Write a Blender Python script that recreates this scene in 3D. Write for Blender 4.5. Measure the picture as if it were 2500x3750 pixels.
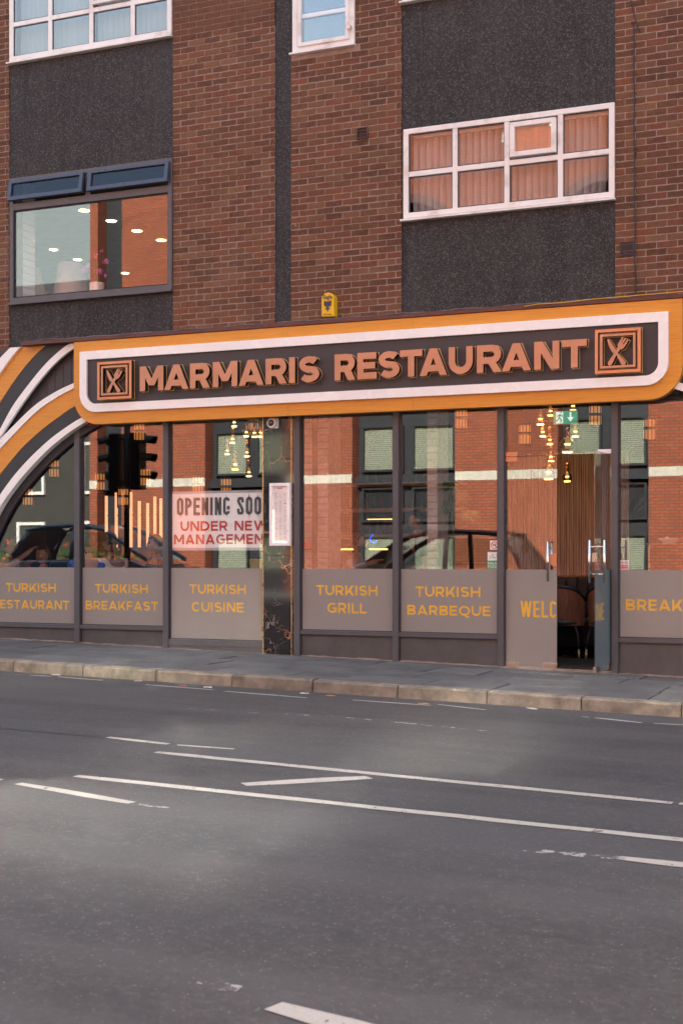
import bpy, bmesh, math, random
from math import radians as R, sin, cos, pi
from mathutils import Vector, Matrix
random.seed(7)
for _o in list(bpy.data.objects): bpy.data.objects.remove(_o)
S = bpy.context.scene
COL = S.collection

# ------------------------------------------------------------ camera, sky, sun, exposure
cd = bpy.data.cameras.new('camera'); cam = bpy.data.objects.new('camera', cd); COL.objects.link(cam)
cam.location = (6.8235, -15.2971, 1.221); cam.rotation_euler = (R(90), 0, R(24.04))
cd.lens = 50; cd.sensor_width = 36; cd.sensor_fit = 'AUTO'; cd.shift_y = 0.04124
cd.clip_start = 0.1; cd.clip_end = 600
cd.dof.use_dof = True; cd.dof.focus_distance = 14.8; cd.dof.aperture_fstop = 5.0
S.camera = cam
SUN_EL, SUN_AZ = 33.5, 8.0            # height above the horizon; degrees to the right of straight behind the restaurant
sv = Vector((sin(R(SUN_AZ))*cos(R(SUN_EL)), cos(R(SUN_AZ))*cos(R(SUN_EL)), sin(R(SUN_EL))))
w = bpy.data.worlds.new('World'); S.world = w; w.use_nodes = True
nt = w.node_tree; nt.nodes.clear()
out = nt.nodes.new('ShaderNodeOutputWorld'); bg = nt.nodes.new('ShaderNodeBackground')
sky = nt.nodes.new('ShaderNodeTexSky'); sky.sky_type = 'NISHITA'; sky.sun_disc = False
sky.sun_elevation = R(SUN_EL); sky.sun_rotation = R(SUN_AZ); sky.dust_density = 2.2; sky.ozone_density = 0.6
tc = nt.nodes.new('ShaderNodeTexCoord'); ns = nt.nodes.new('ShaderNodeTexNoise'); ns.inputs['Scale'].default_value = 2.6
ns.inputs['Detail'].default_value = 6; ns.inputs['Roughness'].default_value = .55
mp = nt.nodes.new('ShaderNodeMapping'); mp.inputs['Scale'].default_value = (1, 1, 2.2)
cr = nt.nodes.new('ShaderNodeValToRGB'); cr.color_ramp.elements[0].position = .30; cr.color_ramp.elements[1].position = .58
mx = nt.nodes.new('ShaderNodeMix'); mx.data_type = 'RGBA'
nt.links.new(tc.outputs['Generated'], mp.inputs[0]); nt.links.new(mp.outputs[0], ns.inputs[0]); nt.links.new(ns.outputs[0], cr.inputs[0])
sp_ = nt.nodes.new('ShaderNodeSeparateXYZ'); nt.links.new(tc.outputs['Generated'], sp_.inputs[0]); el_ = nt.nodes.new('ShaderNodeValToRGB'); nt.links.new(sp_.outputs[2], el_.inputs[0])   # cloud bank low in the sky, a clear belt, thin cloud overhead
for p_, c_ in ((.25, .85), (.40, .15), (.62, .25)):
    e_ = el_.color_ramp.elements.new(p_); e_.color = (c_, c_, c_, 1)
el_.color_ramp.elements[0].color = (.85, .85, .85, 1); el_.color_ramp.elements[-1].color = (.75, .75, .75, 1)
mm_ = nt.nodes.new('ShaderNodeMath'); mm_.operation = 'MULTIPLY'; nt.links.new(cr.outputs[0], mm_.inputs[0]); nt.links.new(el_.outputs[0], mm_.inputs[1])
nt.links.new(mm_.outputs[0], mx.inputs[0]); nt.links.new(sky.outputs[0], mx.inputs[6]); mx.inputs[7].default_value = (3.65, 3.98, 3.5, 1)
nt.links.new(mx.outputs[2], bg.inputs[0]); bg.inputs[1].default_value = 0.15
nt.links.new(bg.outputs[0], out.inputs[0])
sl = bpy.data.lights.new('sun', 'SUN'); sl.energy = 5.0; sl.angle = R(.53); sl.color = (1, .98, .87)
so = bpy.data.objects.new('sun', sl); COL.objects.link(so); so.rotation_euler = sv.to_track_quat('Z', 'Y').to_euler(); so.location = (10, 20, 30)
S.view_settings.view_transform = 'Standard'; S.view_settings.look = 'None'; S.view_settings.gamma = 1
S.view_settings.exposure = 2.1
S.render.engine = 'CYCLES'; cy = S.cycles
cy.max_bounces = 9; cy.diffuse_bounces = 4; cy.glossy_bounces = 5; cy.transmission_bounces = 4; cy.transparent_max_bounces = 24
cy.use_denoising = True; cy.use_adaptive_sampling = False; cy.blur_glossy = 0.0; cy.sample_clamp_indirect = 600; cy.caustics_refractive = False

# ------------------------------------------------------------ materials
M = {}
def new(name):
    m = bpy.data.materials.new(name); m.use_nodes = True; M[name] = m
    return m, m.node_tree, m.node_tree.nodes['Principled BSDF']
def N(t, kind, **kw):
    n = t.nodes.new('ShaderNode' + kind)
    for k, v in kw.items():
        if k in n.inputs: n.inputs[k].default_value = v
        else: setattr(n, k, v)
    return n
def ramp(t, stops, fac=None):
    n = t.nodes.new('ShaderNodeValToRGB'); e = n.color_ramp.elements
    while len(e) < len(stops): e.new(.5)
    for el, (p, c) in zip(e, stops): el.position = p; el.color = (*c, 1) if len(c) == 3 else c
    if fac is not None: t.links.new(fac, n.inputs[0])
    return n
def mixc(t, fac, a, b, mode='MIX'):
    n = t.nodes.new('ShaderNodeMix'); n.data_type = 'RGBA'; n.blend_type = mode
    for i, v in ((0, fac), (6, a), (7, b)):
        if isinstance(v, (int, float)): n.inputs[i].default_value = v
        elif isinstance(v, tuple): n.inputs[i].default_value = (*v, 1) if len(v) == 3 else v
        else: t.links.new(v, n.inputs[i])
    return n.outputs[2]
def coords(t, scale=(1, 1, 1), kind='Object', rand=False):
    tc = N(t, 'TexCoord'); m = N(t, 'Mapping'); m.inputs['Scale'].default_value = scale
    t.links.new(tc.outputs[kind], m.inputs[0])
    if rand:
        oi = N(t, 'ObjectInfo'); k = N(t, 'Math', operation='MULTIPLY'); k.inputs[1].default_value = 57.
        t.links.new(oi.outputs['Random'], k.inputs[0]); cb = N(t, 'CombineXYZ')
        for i in range(3): t.links.new(k.outputs[0], cb.inputs[i])
        t.links.new(cb.outputs[0], m.inputs[1])
    return m.outputs[0]
def noise(t, vec, scale, detail=4, rough=.55, dist=0.):
    n = N(t, 'TexNoise', Scale=scale, Detail=detail, Roughness=rough, Distortion=dist); t.links.new(vec, n.inputs[0]); return n.outputs[0]
def bump(t, b, h, strength=.3, dist=.01):
    n = N(t, 'Bump', Strength=strength, Distance=dist); t.links.new(h, n.inputs['Height']); t.links.new(n.outputs[0], b.inputs['Normal'])
def plain(name, col, rough=.5, metal=0., var=.12, scale=6., bmp=0., bscale=60., coat=0., spec=.5, emit=None, es=0.):
    m, t, b = new(name); v = coords(t)
    n = noise(t, v, scale, 5)
    lo = tuple(c*(1-var) for c in col); hi = tuple(min(1, c*(1+var)) for c in col)
    r = ramp(t, [(.3, lo), (.7, hi)], n); t.links.new(r.outputs[0], b.inputs['Base Color'])
    rr = N(t, 'MapRange'); rr.inputs[1].default_value = .3; rr.inputs[2].default_value = .7
    rr.inputs[3].default_value = max(0, rough-.07); rr.inputs[4].default_value = min(1, rough+.07)
    n2 = noise(t, v, scale*3.1, 4); t.links.new(n2, rr.inputs[0]); t.links.new(rr.outputs[0], b.inputs['Roughness'])
    b.inputs['Metallic'].default_value = metal; b.inputs['Coat Weight'].default_value = coat; b.inputs['Specular IOR Level'].default_value = spec
    if bmp: bump(t, b, noise(t, v, bscale, 5, .65), bmp, .004)
    if emit: b.inputs['Emission Color'].default_value = (*emit, 1); b.inputs['Emission Strength'].default_value = es
    return m

def brick_mat(name, stops, speck, bmp=.55):
    m, t, b = new(name); oi = N(t, 'ObjectInfo')
    r = ramp(t, stops, oi.outputs['Random']); r.color_ramp.interpolation = 'LINEAR'
    v = coords(t, (1, 1, 1), rand=True)
    big = noise(t, v, 16, 5, .65, .6); fine = noise(t, v, 70, 5, .7)
    vs = coords(t, (60, 60, 14), rand=True); strk = noise(t, vs, 1.2, 3, .6)
    c1 = mixc(t, ramp(t, [(.42, (0, 0, 0)), (.66, (1, 1, 1))], big).outputs[0], r.outputs[0], mixc(t, .5, r.outputs[0], speck))
    c2 = mixc(t, ramp(t, [(.35, (.6, .6, .6)), (.5, (0, 0, 0))], strk).outputs[0], c1, mixc(t, .45, c1, (.035, .022, .02)))
    c3 = mixc(t, ramp(t, [(.6, (0, 0, 0)), (.75, (.55, .55, .55))], fine).outputs[0], c2, (.20, .125, .09))
    gp = N(t, 'NewGeometry'); wz = noise(t, gp.outputs['Position'], .9, 5, .6)   # damp and soot across many bricks
    c3 = mixc(t, ramp(t, [(.36, (.5, .5, .5)), (.52, (0, 0, 0))], wz).outputs[0], c3, mixc(t, .5, c3, (.03, .022, .02))); c3 = mixc(t, ramp(t, [(.56, (0, 0, 0)), (.72, (.35, .35, .35))], wz).outputs[0], c3, (.21, .14, .105))
    t.links.new(c3, b.inputs['Base Color']); b.inputs['Roughness'].default_value = .9; b.inputs['Specular IOR Level'].default_value = .25
    a = N(t, 'Math', operation='ADD'); t.links.new(fine, a.inputs[0]); t.links.new(strk, a.inputs[1]); bump(t, b, a.outputs[0], bmp, .006)
    return m
brick_mat('brick', [(0, (0.089, 0.037, 0.022)), (.15, (0.160, 0.059, 0.033)), (.3, (0.114, 0.051, 0.029)), (.45, (0.191, 0.066, 0.036)), (.6, (0.153, 0.076, 0.042)), (.75, (0.203, 0.098, 0.054)), (.88, (0.132, 0.058, 0.033)), (1, (0.098, 0.045, 0.029))], (0.178, 0.098, 0.050))
brick_mat('painted_brick', [(0, (.62, .50, .46)), (1, (.70, .60, .56))], (.55, .45, .42), .9)
plain('mortar', (.275, .200, .160), .95, var=.2, scale=14, bmp=.8, bscale=120)
plain('white_mortar', (.42, .36, .34), .95, var=.2, scale=14, bmp=.8, bscale=90)

# far brickwork seen only in reflections
m, t, b = new('red_brickwork'); v = coords(t, (1, 1, 1), 'Object')
sp = N(t, 'SeparateXYZ'); t.links.new(v, sp.inputs[0]); cb = N(t, 'CombineXYZ'); t.links.new(sp.outputs[0], cb.inputs[0]); t.links.new(sp.outputs[2], cb.inputs[1])
bt = N(t, 'TexBrick'); bt.inputs['Scale'].default_value = 1; bt.inputs['Brick Width'].default_value = .225; bt.inputs['Row Height'].default_value = .075
bt.inputs['Mortar Size'].default_value = .012; bt.inputs['Mortar Smooth'].default_value = .1; bt.inputs['Bias'].default_value = -.1
bt.inputs['Color1'].default_value = (.46, .105, .040, 1); bt.inputs['Color2'].default_value = (.29, .062, .026, 1); bt.inputs['Mortar'].default_value = (.075, .055, .05, 1)
t.links.new(cb.outputs[0], bt.inputs[0]); nn = noise(t, v, 1.3, 5)
t.links.new(mixc(t, .25, bt.outputs[0], mixc(t, nn, (.20, .055, .03), (.52, .18, .09))), b.inputs['Base Color']); b.inputs['Roughness'].default_value = .9
bump(t, b, bt.outputs['Fac'], -.6, .01)

# dark pebble render
m, t, b = new('dark_render'); v = coords(t)
vo = N(t, 'TexVoronoi', Scale=78.); t.links.new(v, vo.inputs[0]); big = noise(t, v, 1.4, 5, .6)
f2 = noise(t, v, 130, 3, .7)
spk = ramp(t, [(.60, (0, 0, 0)), (.72, (1, 1, 1))], f2)
c = mixc(t, ramp(t, [(.3, (0, 0, 0)), (.7, (1, 1, 1))], big).outputs[0], (.027, .0255, .0255), (.041, .0385, .038))
c = mixc(t, spk.outputs[0], c, (.19, .18, .17))
vr = N(t, 'RGBToBW'); t.links.new(vo.outputs['Color'], vr.inputs[0])
c = mixc(t, ramp(t, [(.72, (0, 0, 0)), (.78, (.7, .7, .7))], vr.outputs[0]).outputs[0], c, (.105, .098, .096))
c = mixc(t, ramp(t, [(.12, (.8, .8, .8)), (.2, (0, 0, 0))], vr.outputs[0]).outputs[0], c, (.014, .013, .014))
t.links.new(c, b.inputs['Base Color']); b.inputs['Roughness'].default_value = .85; b.inputs['Specular IOR Level'].default_value = .3
bump(t, b, vo.outputs['Distance'], .5, .006)
stk = noise(t, coords(t, (7, 7, .35)), 1., 4, .6)   # rain streaks and chalky bloom
c = mixc(t, ramp(t, [(.50, (0, 0, 0)), (.75, (.30, .30, .30))], stk).outputs[0], c, (.085, .080, .078)); c = mixc(t, ramp(t, [(.25, (.5, .5, .5)), (.42, (0, 0, 0))], stk).outputs[0], c, (.016, .015, .015)); t.links.new(c, b.inputs['Base Color'])

# asphalt
m, t, b = new('asphalt'); v = coords(t)
a1 = noise(t, v, .38, 5, .55, .3); a2 = noise(t, v, 90, 4, .75); a3 = noise(t, v, 9, 5, .6); vo = N(t, 'TexVoronoi', Scale=55.); t.links.new(v, vo.inputs[0])
c = mixc(t, ramp(t, [(.35, (0, 0, 0)), (.62, (1, 1, 1))], a1).outputs[0], (.050, .0515, .057), (.061, .0615, .062))
c = mixc(t, ramp(t, [(.42, (0, 0, 0)), (.6, (.6, .6, .6))], noise(t, v, .23, 3, .5, .6)).outputs[0], c, (.086, .074, .066))
c = mixc(t, ramp(t, [(.3, (.6, .6, .6)), (.48, (0, 0, 0))], a3).outputs[0], c, (.066, .060, .064))
c = mixc(t, ramp(t, [(.32, (1, 1, 1)), (.5, (0, 0, 0))], a2).outputs[0], c, (.048, .045, .049))
c = mixc(t, ramp(t, [(.60, (0, 0, 0)), (.72, (1, 1, 1))], a2).outputs[0], c, (.185, .175, .175))
vr = N(t, 'RGBToBW'); t.links.new(vo.outputs['Color'], vr.inputs[0])
gate = N(t, 'Math', operation='MULTIPLY'); t.links.new(ramp(t, [(.74, (0, 0, 0)), (.80, (1, 1, 1))], vr.outputs[0]).outputs[0], gate.inputs[0])
t.links.new(ramp(t, [(.18, (1, 1, 1)), (.3, (0, 0, 0))], vo.outputs['Distance']).outputs[0], gate.inputs[1])
c = mixc(t, gate.outputs[0], c, (.24, .23, .215))
a4 = noise(t, v, 24, 4, .7)
c = mixc(t, ramp(t, [(.36, (.75, .75, .75)), (.5, (0, 0, 0))], a4).outputs[0], c, (.052, .049, .050))
c = mixc(t, ramp(t, [(.56, (0, 0, 0)), (.68, (.6, .6, .6))], a4).outputs[0], c, (.125, .120, .116))
a5 = noise(t, v, 2.1, 6, .65, .5)
c = mixc(t, ramp(t, [(.34, (.55, .55, .55)), (.46, (0, 0, 0))], a5).outputs[0], c, (.040, .038, .040))
c = mixc(t, ramp(t, [(.58, (0, 0, 0)), (.70, (.5, .5, .5))], a5).outputs[0], c, (.092, .088, .084))
# longitudinal lane joints and worn wheel tracks
ws = coords(t, (.12, 1.6, 1)); tr = noise(t, ws, 1., 3, .5)
c = mixc(t, ramp(t, [(.4, (0, 0, 0)), (.6, (.35, .35, .35))], tr).outputs[0], c, (.115, .108, .110))
t.links.new(c, b.inputs['Base Color']); b.inputs['Roughness'].default_value = .82; b.inputs['Specular IOR Level'].default_value = .35
bump(t, b, a2, .7, .006)
# paving + kerb
def stone(name, c0, c1, dark, scale, rough=.85, bstr=.4):
    m, t, b = new(name); v = coords(t, rand=True); oi = N(t, 'ObjectInfo')
    n1 = noise(t, v, scale, 6, .6); n2 = noise(t, v, scale*30, 4, .7)
    c = mixc(t, oi.outputs['Random'], c0, c1)
    c = mixc(t, ramp(t, [(.34, (.9, .9, .9)), (.6, (0, 0, 0))], n1).outputs[0], c, dark)
    c = mixc(t, ramp(t, [(.3, (.7, .7, .7)), (.5, (0, 0, 0))], n2).outputs[0], c, tuple(x*.55 for x in c0))
    t.links.new(c, b.inputs['Base Color']); b.inputs['Roughness'].default_value = rough; bump(t, b, n2, bstr, .005); return m
stone('paving_stone', (.100, .098, .100), (.150, .146, .143), (.070, .067, .068), 2.2)
stone('kerb_concrete', (.23, .195, .155), (.32, .275, .22), (.105, .085, .065), 5.5, bstr=.7)
plain('joint_dirt', (.035, .031, .030), .95, var=.3, scale=20)
plain('cement_fillet', (.27, .19, .145), .95, var=.35, scale=9, bmp=.8, bscale=70)
# worn road paint, edges eaten away by noise
m, t, b = new('road_paint'); v = coords(t); n1 = noise(t, v, 14, 6, .75); n2 = noise(t, v, 55, 3, .6)
t.links.new(mixc(t, n2, (.36, .33, .29), (.50, .465, .42)), b.inputs['Base Color']); b.inputs['Roughness'].default_value = .7
ad = N(t, 'Math', operation='ADD'); t.links.new(n1, ad.inputs[0]); ml = N(t, 'Math', operation='MULTIPLY'); ml.inputs[1].default_value = .25; t.links.new(n2, ml.inputs[0]); t.links.new(ml.outputs[0], ad.inputs[1])
t.links.new(ramp(t, [(.475, (0, 0, 0)), (.51, (1, 1, 1))], ad.outputs[0]).outputs[0], b.inputs['Alpha']); bump(t, b, n2, .4, .003)
m, t, b = new('faded_road_paint'); v = coords(t); n1 = noise(t, v, 9, 7, .8)
b.inputs['Base Color'].default_value = (.42, .39, .37, 1); b.inputs['Roughness'].default_value = .8
t.links.new(ramp(t, [(.50, (0, 0, 0)), (.56, (.85, .85, .85))], n1).outputs[0], b.inputs['Alpha'])

plain('white_upvc', (.76, .735, .70), .38, var=.05, scale=3, bmp=.05, bscale=30)
plain('grimy_upvc', (.50, .40, .37), .6, var=.3, scale=11)
plain('anthracite', (.080, .079, .088), .42, var=.07, scale=4, bmp=.03)
plain('anthracite_dark', (.030, .032, .042), .4, var=.1)
plain('blue_grey_frame', (.045, .060, .098), .32, var=.08)
plain('brown_grey_frame', (.088, .078, .084), .45, var=.1)
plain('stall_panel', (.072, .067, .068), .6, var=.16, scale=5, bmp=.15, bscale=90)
plain('fascia_dark', (.042, .038, .042), .5, var=.06, scale=2)
plain('arch_dark', (.026, .027, .033), .5, var=.06, scale=2)
plain('white_border', (.86, .86, .84), .25, var=.03, scale=2, coat=.3)
plain('copper_face', (.49, .255, .155), .40, var=.10, scale=3, metal=.4)
plain('copper_face_bright', (.62, .26, .13), .36, var=.05, scale=3, metal=.35)
plain('gold_rim', (.62, .42, .17), .4, var=.1, metal=.4)
plain('brass_trim', (.60, .42, .20), .3, metal=.8, var=.1)
plain('brown_capping', (.105, .036, .026), .55, var=.18, scale=8)
plain('lead_edge', (.13, .125, .14), .5, var=.5, scale=14)
plain('black', (.008, .008, .009), .6, var=.2)
plain('gold_lettering', (.72, .40, .03), .55, var=.04)
plain('banner_white', (.90, .90, .90), .55, var=.03, scale=2)
plain('banner_grey', (.40, .40, .42), .55, var=.03)
plain('ink_dark', (.035, .040, .050), .6, var=.1)
plain('ink_red', (.50, .010, .014), .55, var=.1)
plain('sticker_white', (.78, .76, .76), .4, var=.02); plain('sticker_green', (.015, .27, .12), .4, var=.03); plain('sticker_red', (.52, .02, .03), .4, var=.03)
plain('chrome', (.78, .72, .68), .12, metal=1., var=.04); plain('satin_steel', (.55, .47, .42), .32, metal=1., var=.06)
plain('alarm_yellow', (.72, .42, .006), .35, var=.04); plain('camera_white', (.80, .78, .82), .3, var=.02)
plain('vent_brown', (.055, .03, .026), .6); plain('cable_black', (.02, .02, .022), .6); plain('rust', (.27, .07, .04), .85, var=.4, scale=40)
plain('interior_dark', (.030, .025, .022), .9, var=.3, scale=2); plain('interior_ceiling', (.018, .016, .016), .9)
plain('dark_wood_floor', (.045, .030, .022), .22, var=.35, scale=3); plain('door_mat', (.012, .012, .012), .95, var=.5, scale=40, bmp=.8, bscale=150)
plain('upstairs_wall', (.10, .10, .10), .9); plain('upstairs_ceiling', (.30, .28, .26), .9)
plain('blind_fabric', (.27, .34, .33), .85, var=.06, scale=5); plain('blind_warm', (.30, .285, .275), .85, var=.06, scale=5)
plain('pale_blind', (.50, .54, .40), .8, var=.03); plain('opp_frame', (.028, .030, .036), .5); plain('opp_stone', (.66, .60, .50), .85, var=.12, scale=5, bmp=.2)
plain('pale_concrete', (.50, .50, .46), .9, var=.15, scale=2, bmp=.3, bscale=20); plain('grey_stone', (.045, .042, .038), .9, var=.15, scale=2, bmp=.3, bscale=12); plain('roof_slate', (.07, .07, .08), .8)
plain('skin', (.42, .22, .15), .5, var=.07, scale=10); plain('skin_dark', (.30, .145, .09), .5, var=.07, scale=10); plain('hair_black', (.012, .010, .010), .5, var=.4, scale=60, bmp=.5)
plain('cloth_blue', (.010, .085, .42), .8, var=.1); plain('cloth_maroon', (.10, .02, .035), .85); plain('cloth_black', (.012, .012, .015), .85, var=.3); plain('cloth_white', (.62, .58, .56), .85)
plain('eye_white', (.7, .68, .65), .3); plain('lip', (.33, .09, .07), .5)
plain('leather_navy', (.010, .011, .016), .35, var=.2, bmp=.2, bscale=40); plain('table_top', (.04, .03, .028), .3)
plain('plate', (.75, .70, .68), .2, coat=.5, var=.02); plain('lemon', (.80, .52, .02), .4); plain('salad', (.08, .16, .03), .6, var=.6, scale=80)
plain('leaf', (.06, .13, .035), .5, var=.3); plain('petal_pink', (.62, .10, .50), .5, var=.2); plain('petal_orange', (.55, .10, .03), .5, var=.2)
plain('vase_white', (.90, .88, .85), .5, var=.03); plain('wood_lamp', (.55, .40, .32), .6, var=.1)
plain('car_maroon', (.045, .010, .018), .2, coat=1., var=.03); plain('car_blue', (.09, .13, .19), .25, coat=1., var=.03); plain('tyre', (.02, .02, .02), .85)
plain('signal_black', (.01, .01, .01), .5); plain('fire_red', (.55, .03, .02), .4); plain('litter_white', (.7, .68, .66), .7); plain('litter_red', (.5, .05, .04), .7); plain('litter_orange', (.6, .22, .05), .7)
plain('bottle_amber', (.16, .06, .015), .15, coat=1.); plain('bottle_glass', (.05, .055, .05), .1, coat=1.); plain('bottle_red', (.22, .02, .02), .3)
plain('copper_tube', (.52, .24, .10), .25, metal=1.)
plain('led_warm', (1, .75, .4), .5, emit=(1, .56, .15), es=4.); plain('lantern_amber', (.5, .3, .1), .5, emit=(1, .36, .09), es=.11); plain('tube_light', (1, .8, .4), .5, emit=(1, .62, .15), es=1.0)
plain('downlight', (1, .9, .7), .5, emit=(1, .72, .30), es=4.); plain('led_strip', (1, .8, .5), .5, emit=(1, .68, .36), es=4.); plain('rod_glow', (1, .7, .5), .5, emit=(1, .42, .20), es=.32); plain('blue_led', (0, .05, .6), .5, emit=(.0, .10, 1.), es=.45)
plain('exit_green', (.02, .22, .12), .5, emit=(.05, .34, .18), es=.2); plain('exit_white', (.7, .72, .68), .5, emit=(.75, .8, .72), es=.25)
plain('paper_white', (.86, .84, .85), .6, var=.02)

# striped shirt
m, t, b = new('striped_shirt'); v = coords(t, (1, 1, 1)); wv = N(t, 'TexWave', Scale=24., Distortion=1.2); wv.bands_direction = 'X'; t.links.new(v, wv.inputs[0])
t.links.new(ramp(t, [(.45, (.03, .03, .05)), (.6, (.62, .55, .52))], wv.outputs[0]).outputs[0], b.inputs['Base Color']); b.inputs['Roughness'].default_value = .85
# ribbed wood slats / veneer
m, t, b = new('wood_veneer'); v = coords(t, (14, 14, .8), rand=True); n1 = noise(t, v, 2.2, 5, .6)
t.links.new(ramp(t, [(.3, (.17, .115, .085)), (.5, (.29, .205, .16)), (.7, (.40, .30, .245))], n1).outputs[0], b.inputs['Base Color']); b.inputs['Roughness'].default_value = .5
m, t, b = new('chair_walnut'); v = coords(t, (30, 30, 1.5), rand=True); n1 = noise(t, v, 2., 5, .6)
t.links.new(ramp(t, [(.3, (.07, .028, .018)), (.7, (.22, .09, .05))], n1).outputs[0], b.inputs['Base Color']); b.inputs['Roughness'].default_value = .4
# amber wood-grain fascia
m, t, b = new('amber_woodgrain'); v = coords(t, (1.6, 8, 42)); n1 = noise(t, v, 1.7, 6, .65, 1.2); v2 = coords(t, (.5, 1, 1)); n2 = noise(t, v2, 1.5, 2)
c = ramp(t, [(.28, (.50, .185, .018)), (.48, (.66, .268, .026)), (.62, (.70, .300, .030)), (.8, (.60, .230, .022))], n1).outputs[0]
t.links.new(mixc(t, .12, c, mixc(t, n2, (.5, .18, .02), (.74, .31, .05))), b.inputs['Base Color']); b.inputs['Roughness'].default_value = .42; bump(t, b, n1, .12, .003)
# black marble with copper and white veins
m, t, b = new('black_marble'); v = coords(t, (1, 1, .72)); w1 = noise(t, v, 5.5, 5, .6)
def vein(scale, wid, off, amt):
    mp = N(t, 'Mapping'); mp.inputs[1].default_value = off; t.links.new(v, mp.inputs[0])
    nz = N(t, 'TexNoise', Scale=4.2, Detail=5.); t.links.new(mp.outputs[0], nz.inputs[0])
    va = N(t, 'VectorMath', operation='SCALE'); va.inputs['Scale'].default_value = amt; t.links.new(nz.outputs['Color'], va.inputs[0])
    vb = N(t, 'VectorMath', operation='ADD'); t.links.new(mp.outputs[0], vb.inputs[0]); t.links.new(va.outputs[0], vb.inputs[1])
    vo = N(t, 'TexVoronoi', Scale=scale, feature='DISTANCE_TO_EDGE'); t.links.new(vb.outputs[0], vo.inputs[0])
    thick = noise(t, mp.outputs[0], 3.3, 3); k = N(t, 'MapRange'); k.inputs[1].default_value = .46; k.inputs[2].default_value = .74; k.inputs[3].default_value = -0.002; k.inputs[4].default_value = wid; t.links.new(thick, k.inputs[0])
    lt = N(t, 'Math', operation='LESS_THAN'); t.links.new(vo.outputs['Distance'], lt.inputs[0]); t.links.new(k.outputs[0], lt.inputs[1]); return lt.outputs[0]
c = mixc(t, noise(t, v, 3, 4), (.006, .006, .008), (.022, .021, .022))
c = mixc(t, vein(4.6, .017, (3, 1, 7), .5), c, (.26, .24, .22))
c = mixc(t, vein(2.7, .030, (0, 4, 2), .45), c, (.46, .20, .085))
t.links.new(c, b.inputs['Base Color']); b.inputs['Roughness'].default_value = .06; b.inputs['IOR'].default_value = 1.7

# glass: flat window glass, see-through with a clear mirror reflection
def glass(name, ior, tint, wob=.02, rough=0.0):
    m = bpy.data.materials.new(name); m.use_nodes = True; t = m.node_tree; t.nodes.clear(); M[name] = m
    o = N(t, 'OutputMaterial'); tr = N(t, 'BsdfTransparent'); tr.inputs[0].default_value = (*tint, 1); g = N(t, 'BsdfAnisotropic'); g.inputs['Roughness'].default_value = rough
    g.inputs[0].default_value = (1, 1, 1, 1); fr = N(t, 'Fresnel'); fr.inputs[0].default_value = ior; mix = N(t, 'MixShader')
    v = coords(t, (1, 1, 1)); n = noise(t, v, 1.1, 2, .4); bp_ = N(t, 'Bump', Strength=wob, Distance=.05); t.links.new(n, bp_.inputs['Height']); t.links.new(bp_.outputs[0], g.inputs['Normal'])
    geo = N(t, 'NewGeometry'); inv = N(t, 'Mix'); inv.data_type = 'FLOAT'; inv.inputs[2].default_value = ior; inv.inputs[3].default_value = 1/ior
    t.links.new(geo.outputs['Backfacing'], inv.inputs[0]); t.links.new(inv.outputs[0], fr.inputs[0])   # same strength on both faces
    t.links.new(fr.outputs[0], mix.inputs[0]); t.links.new(tr.outputs[0], mix.inputs[1]); t.links.new(g.outputs[0], mix.inputs[2]); t.links.new(mix.outputs[0], o.inputs[0])
    return m
glass('shop_glass', 1.86, (.975, .975, .97), .006)
glass('upper_glass', 1.78, (.975, .98, .98), .004)
glass('blind_window_glass', 1.62, (.98, .98, .98), .004)
glass('vent_glass', 1.42, (.5, .55, .65), .002)
glass('cover_glass', 1.35, (.98, .98, .98), 0)
glass('door_glass', 1.75, (.97, .98, .975), .004)
glass('smoked_glass', 1.6, (.50, .42, .36), 0)
glass('opp_glass', 4.6, (.93, .94, .94), .0, .115)
glass('car_glass', 1.5, (.80, .84, .82), 0)
# frosted film
def film(name, col, back):
    m, t, b = new(name); v = coords(t); n1 = noise(t, v, .9, 4); 
    t.links.new(mixc(t, n1, tuple(c*.93 for c in col), tuple(c*1.06 for c in col)), b.inputs['Base Color']); b.inputs['Roughness'].default_value = .33; b.inputs['Specular IOR Level'].default_value = .6
    return m
film('frosted_film', (.245, .228, .215), 0); film('door_film', (.125, .155, .165), 0)

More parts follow.
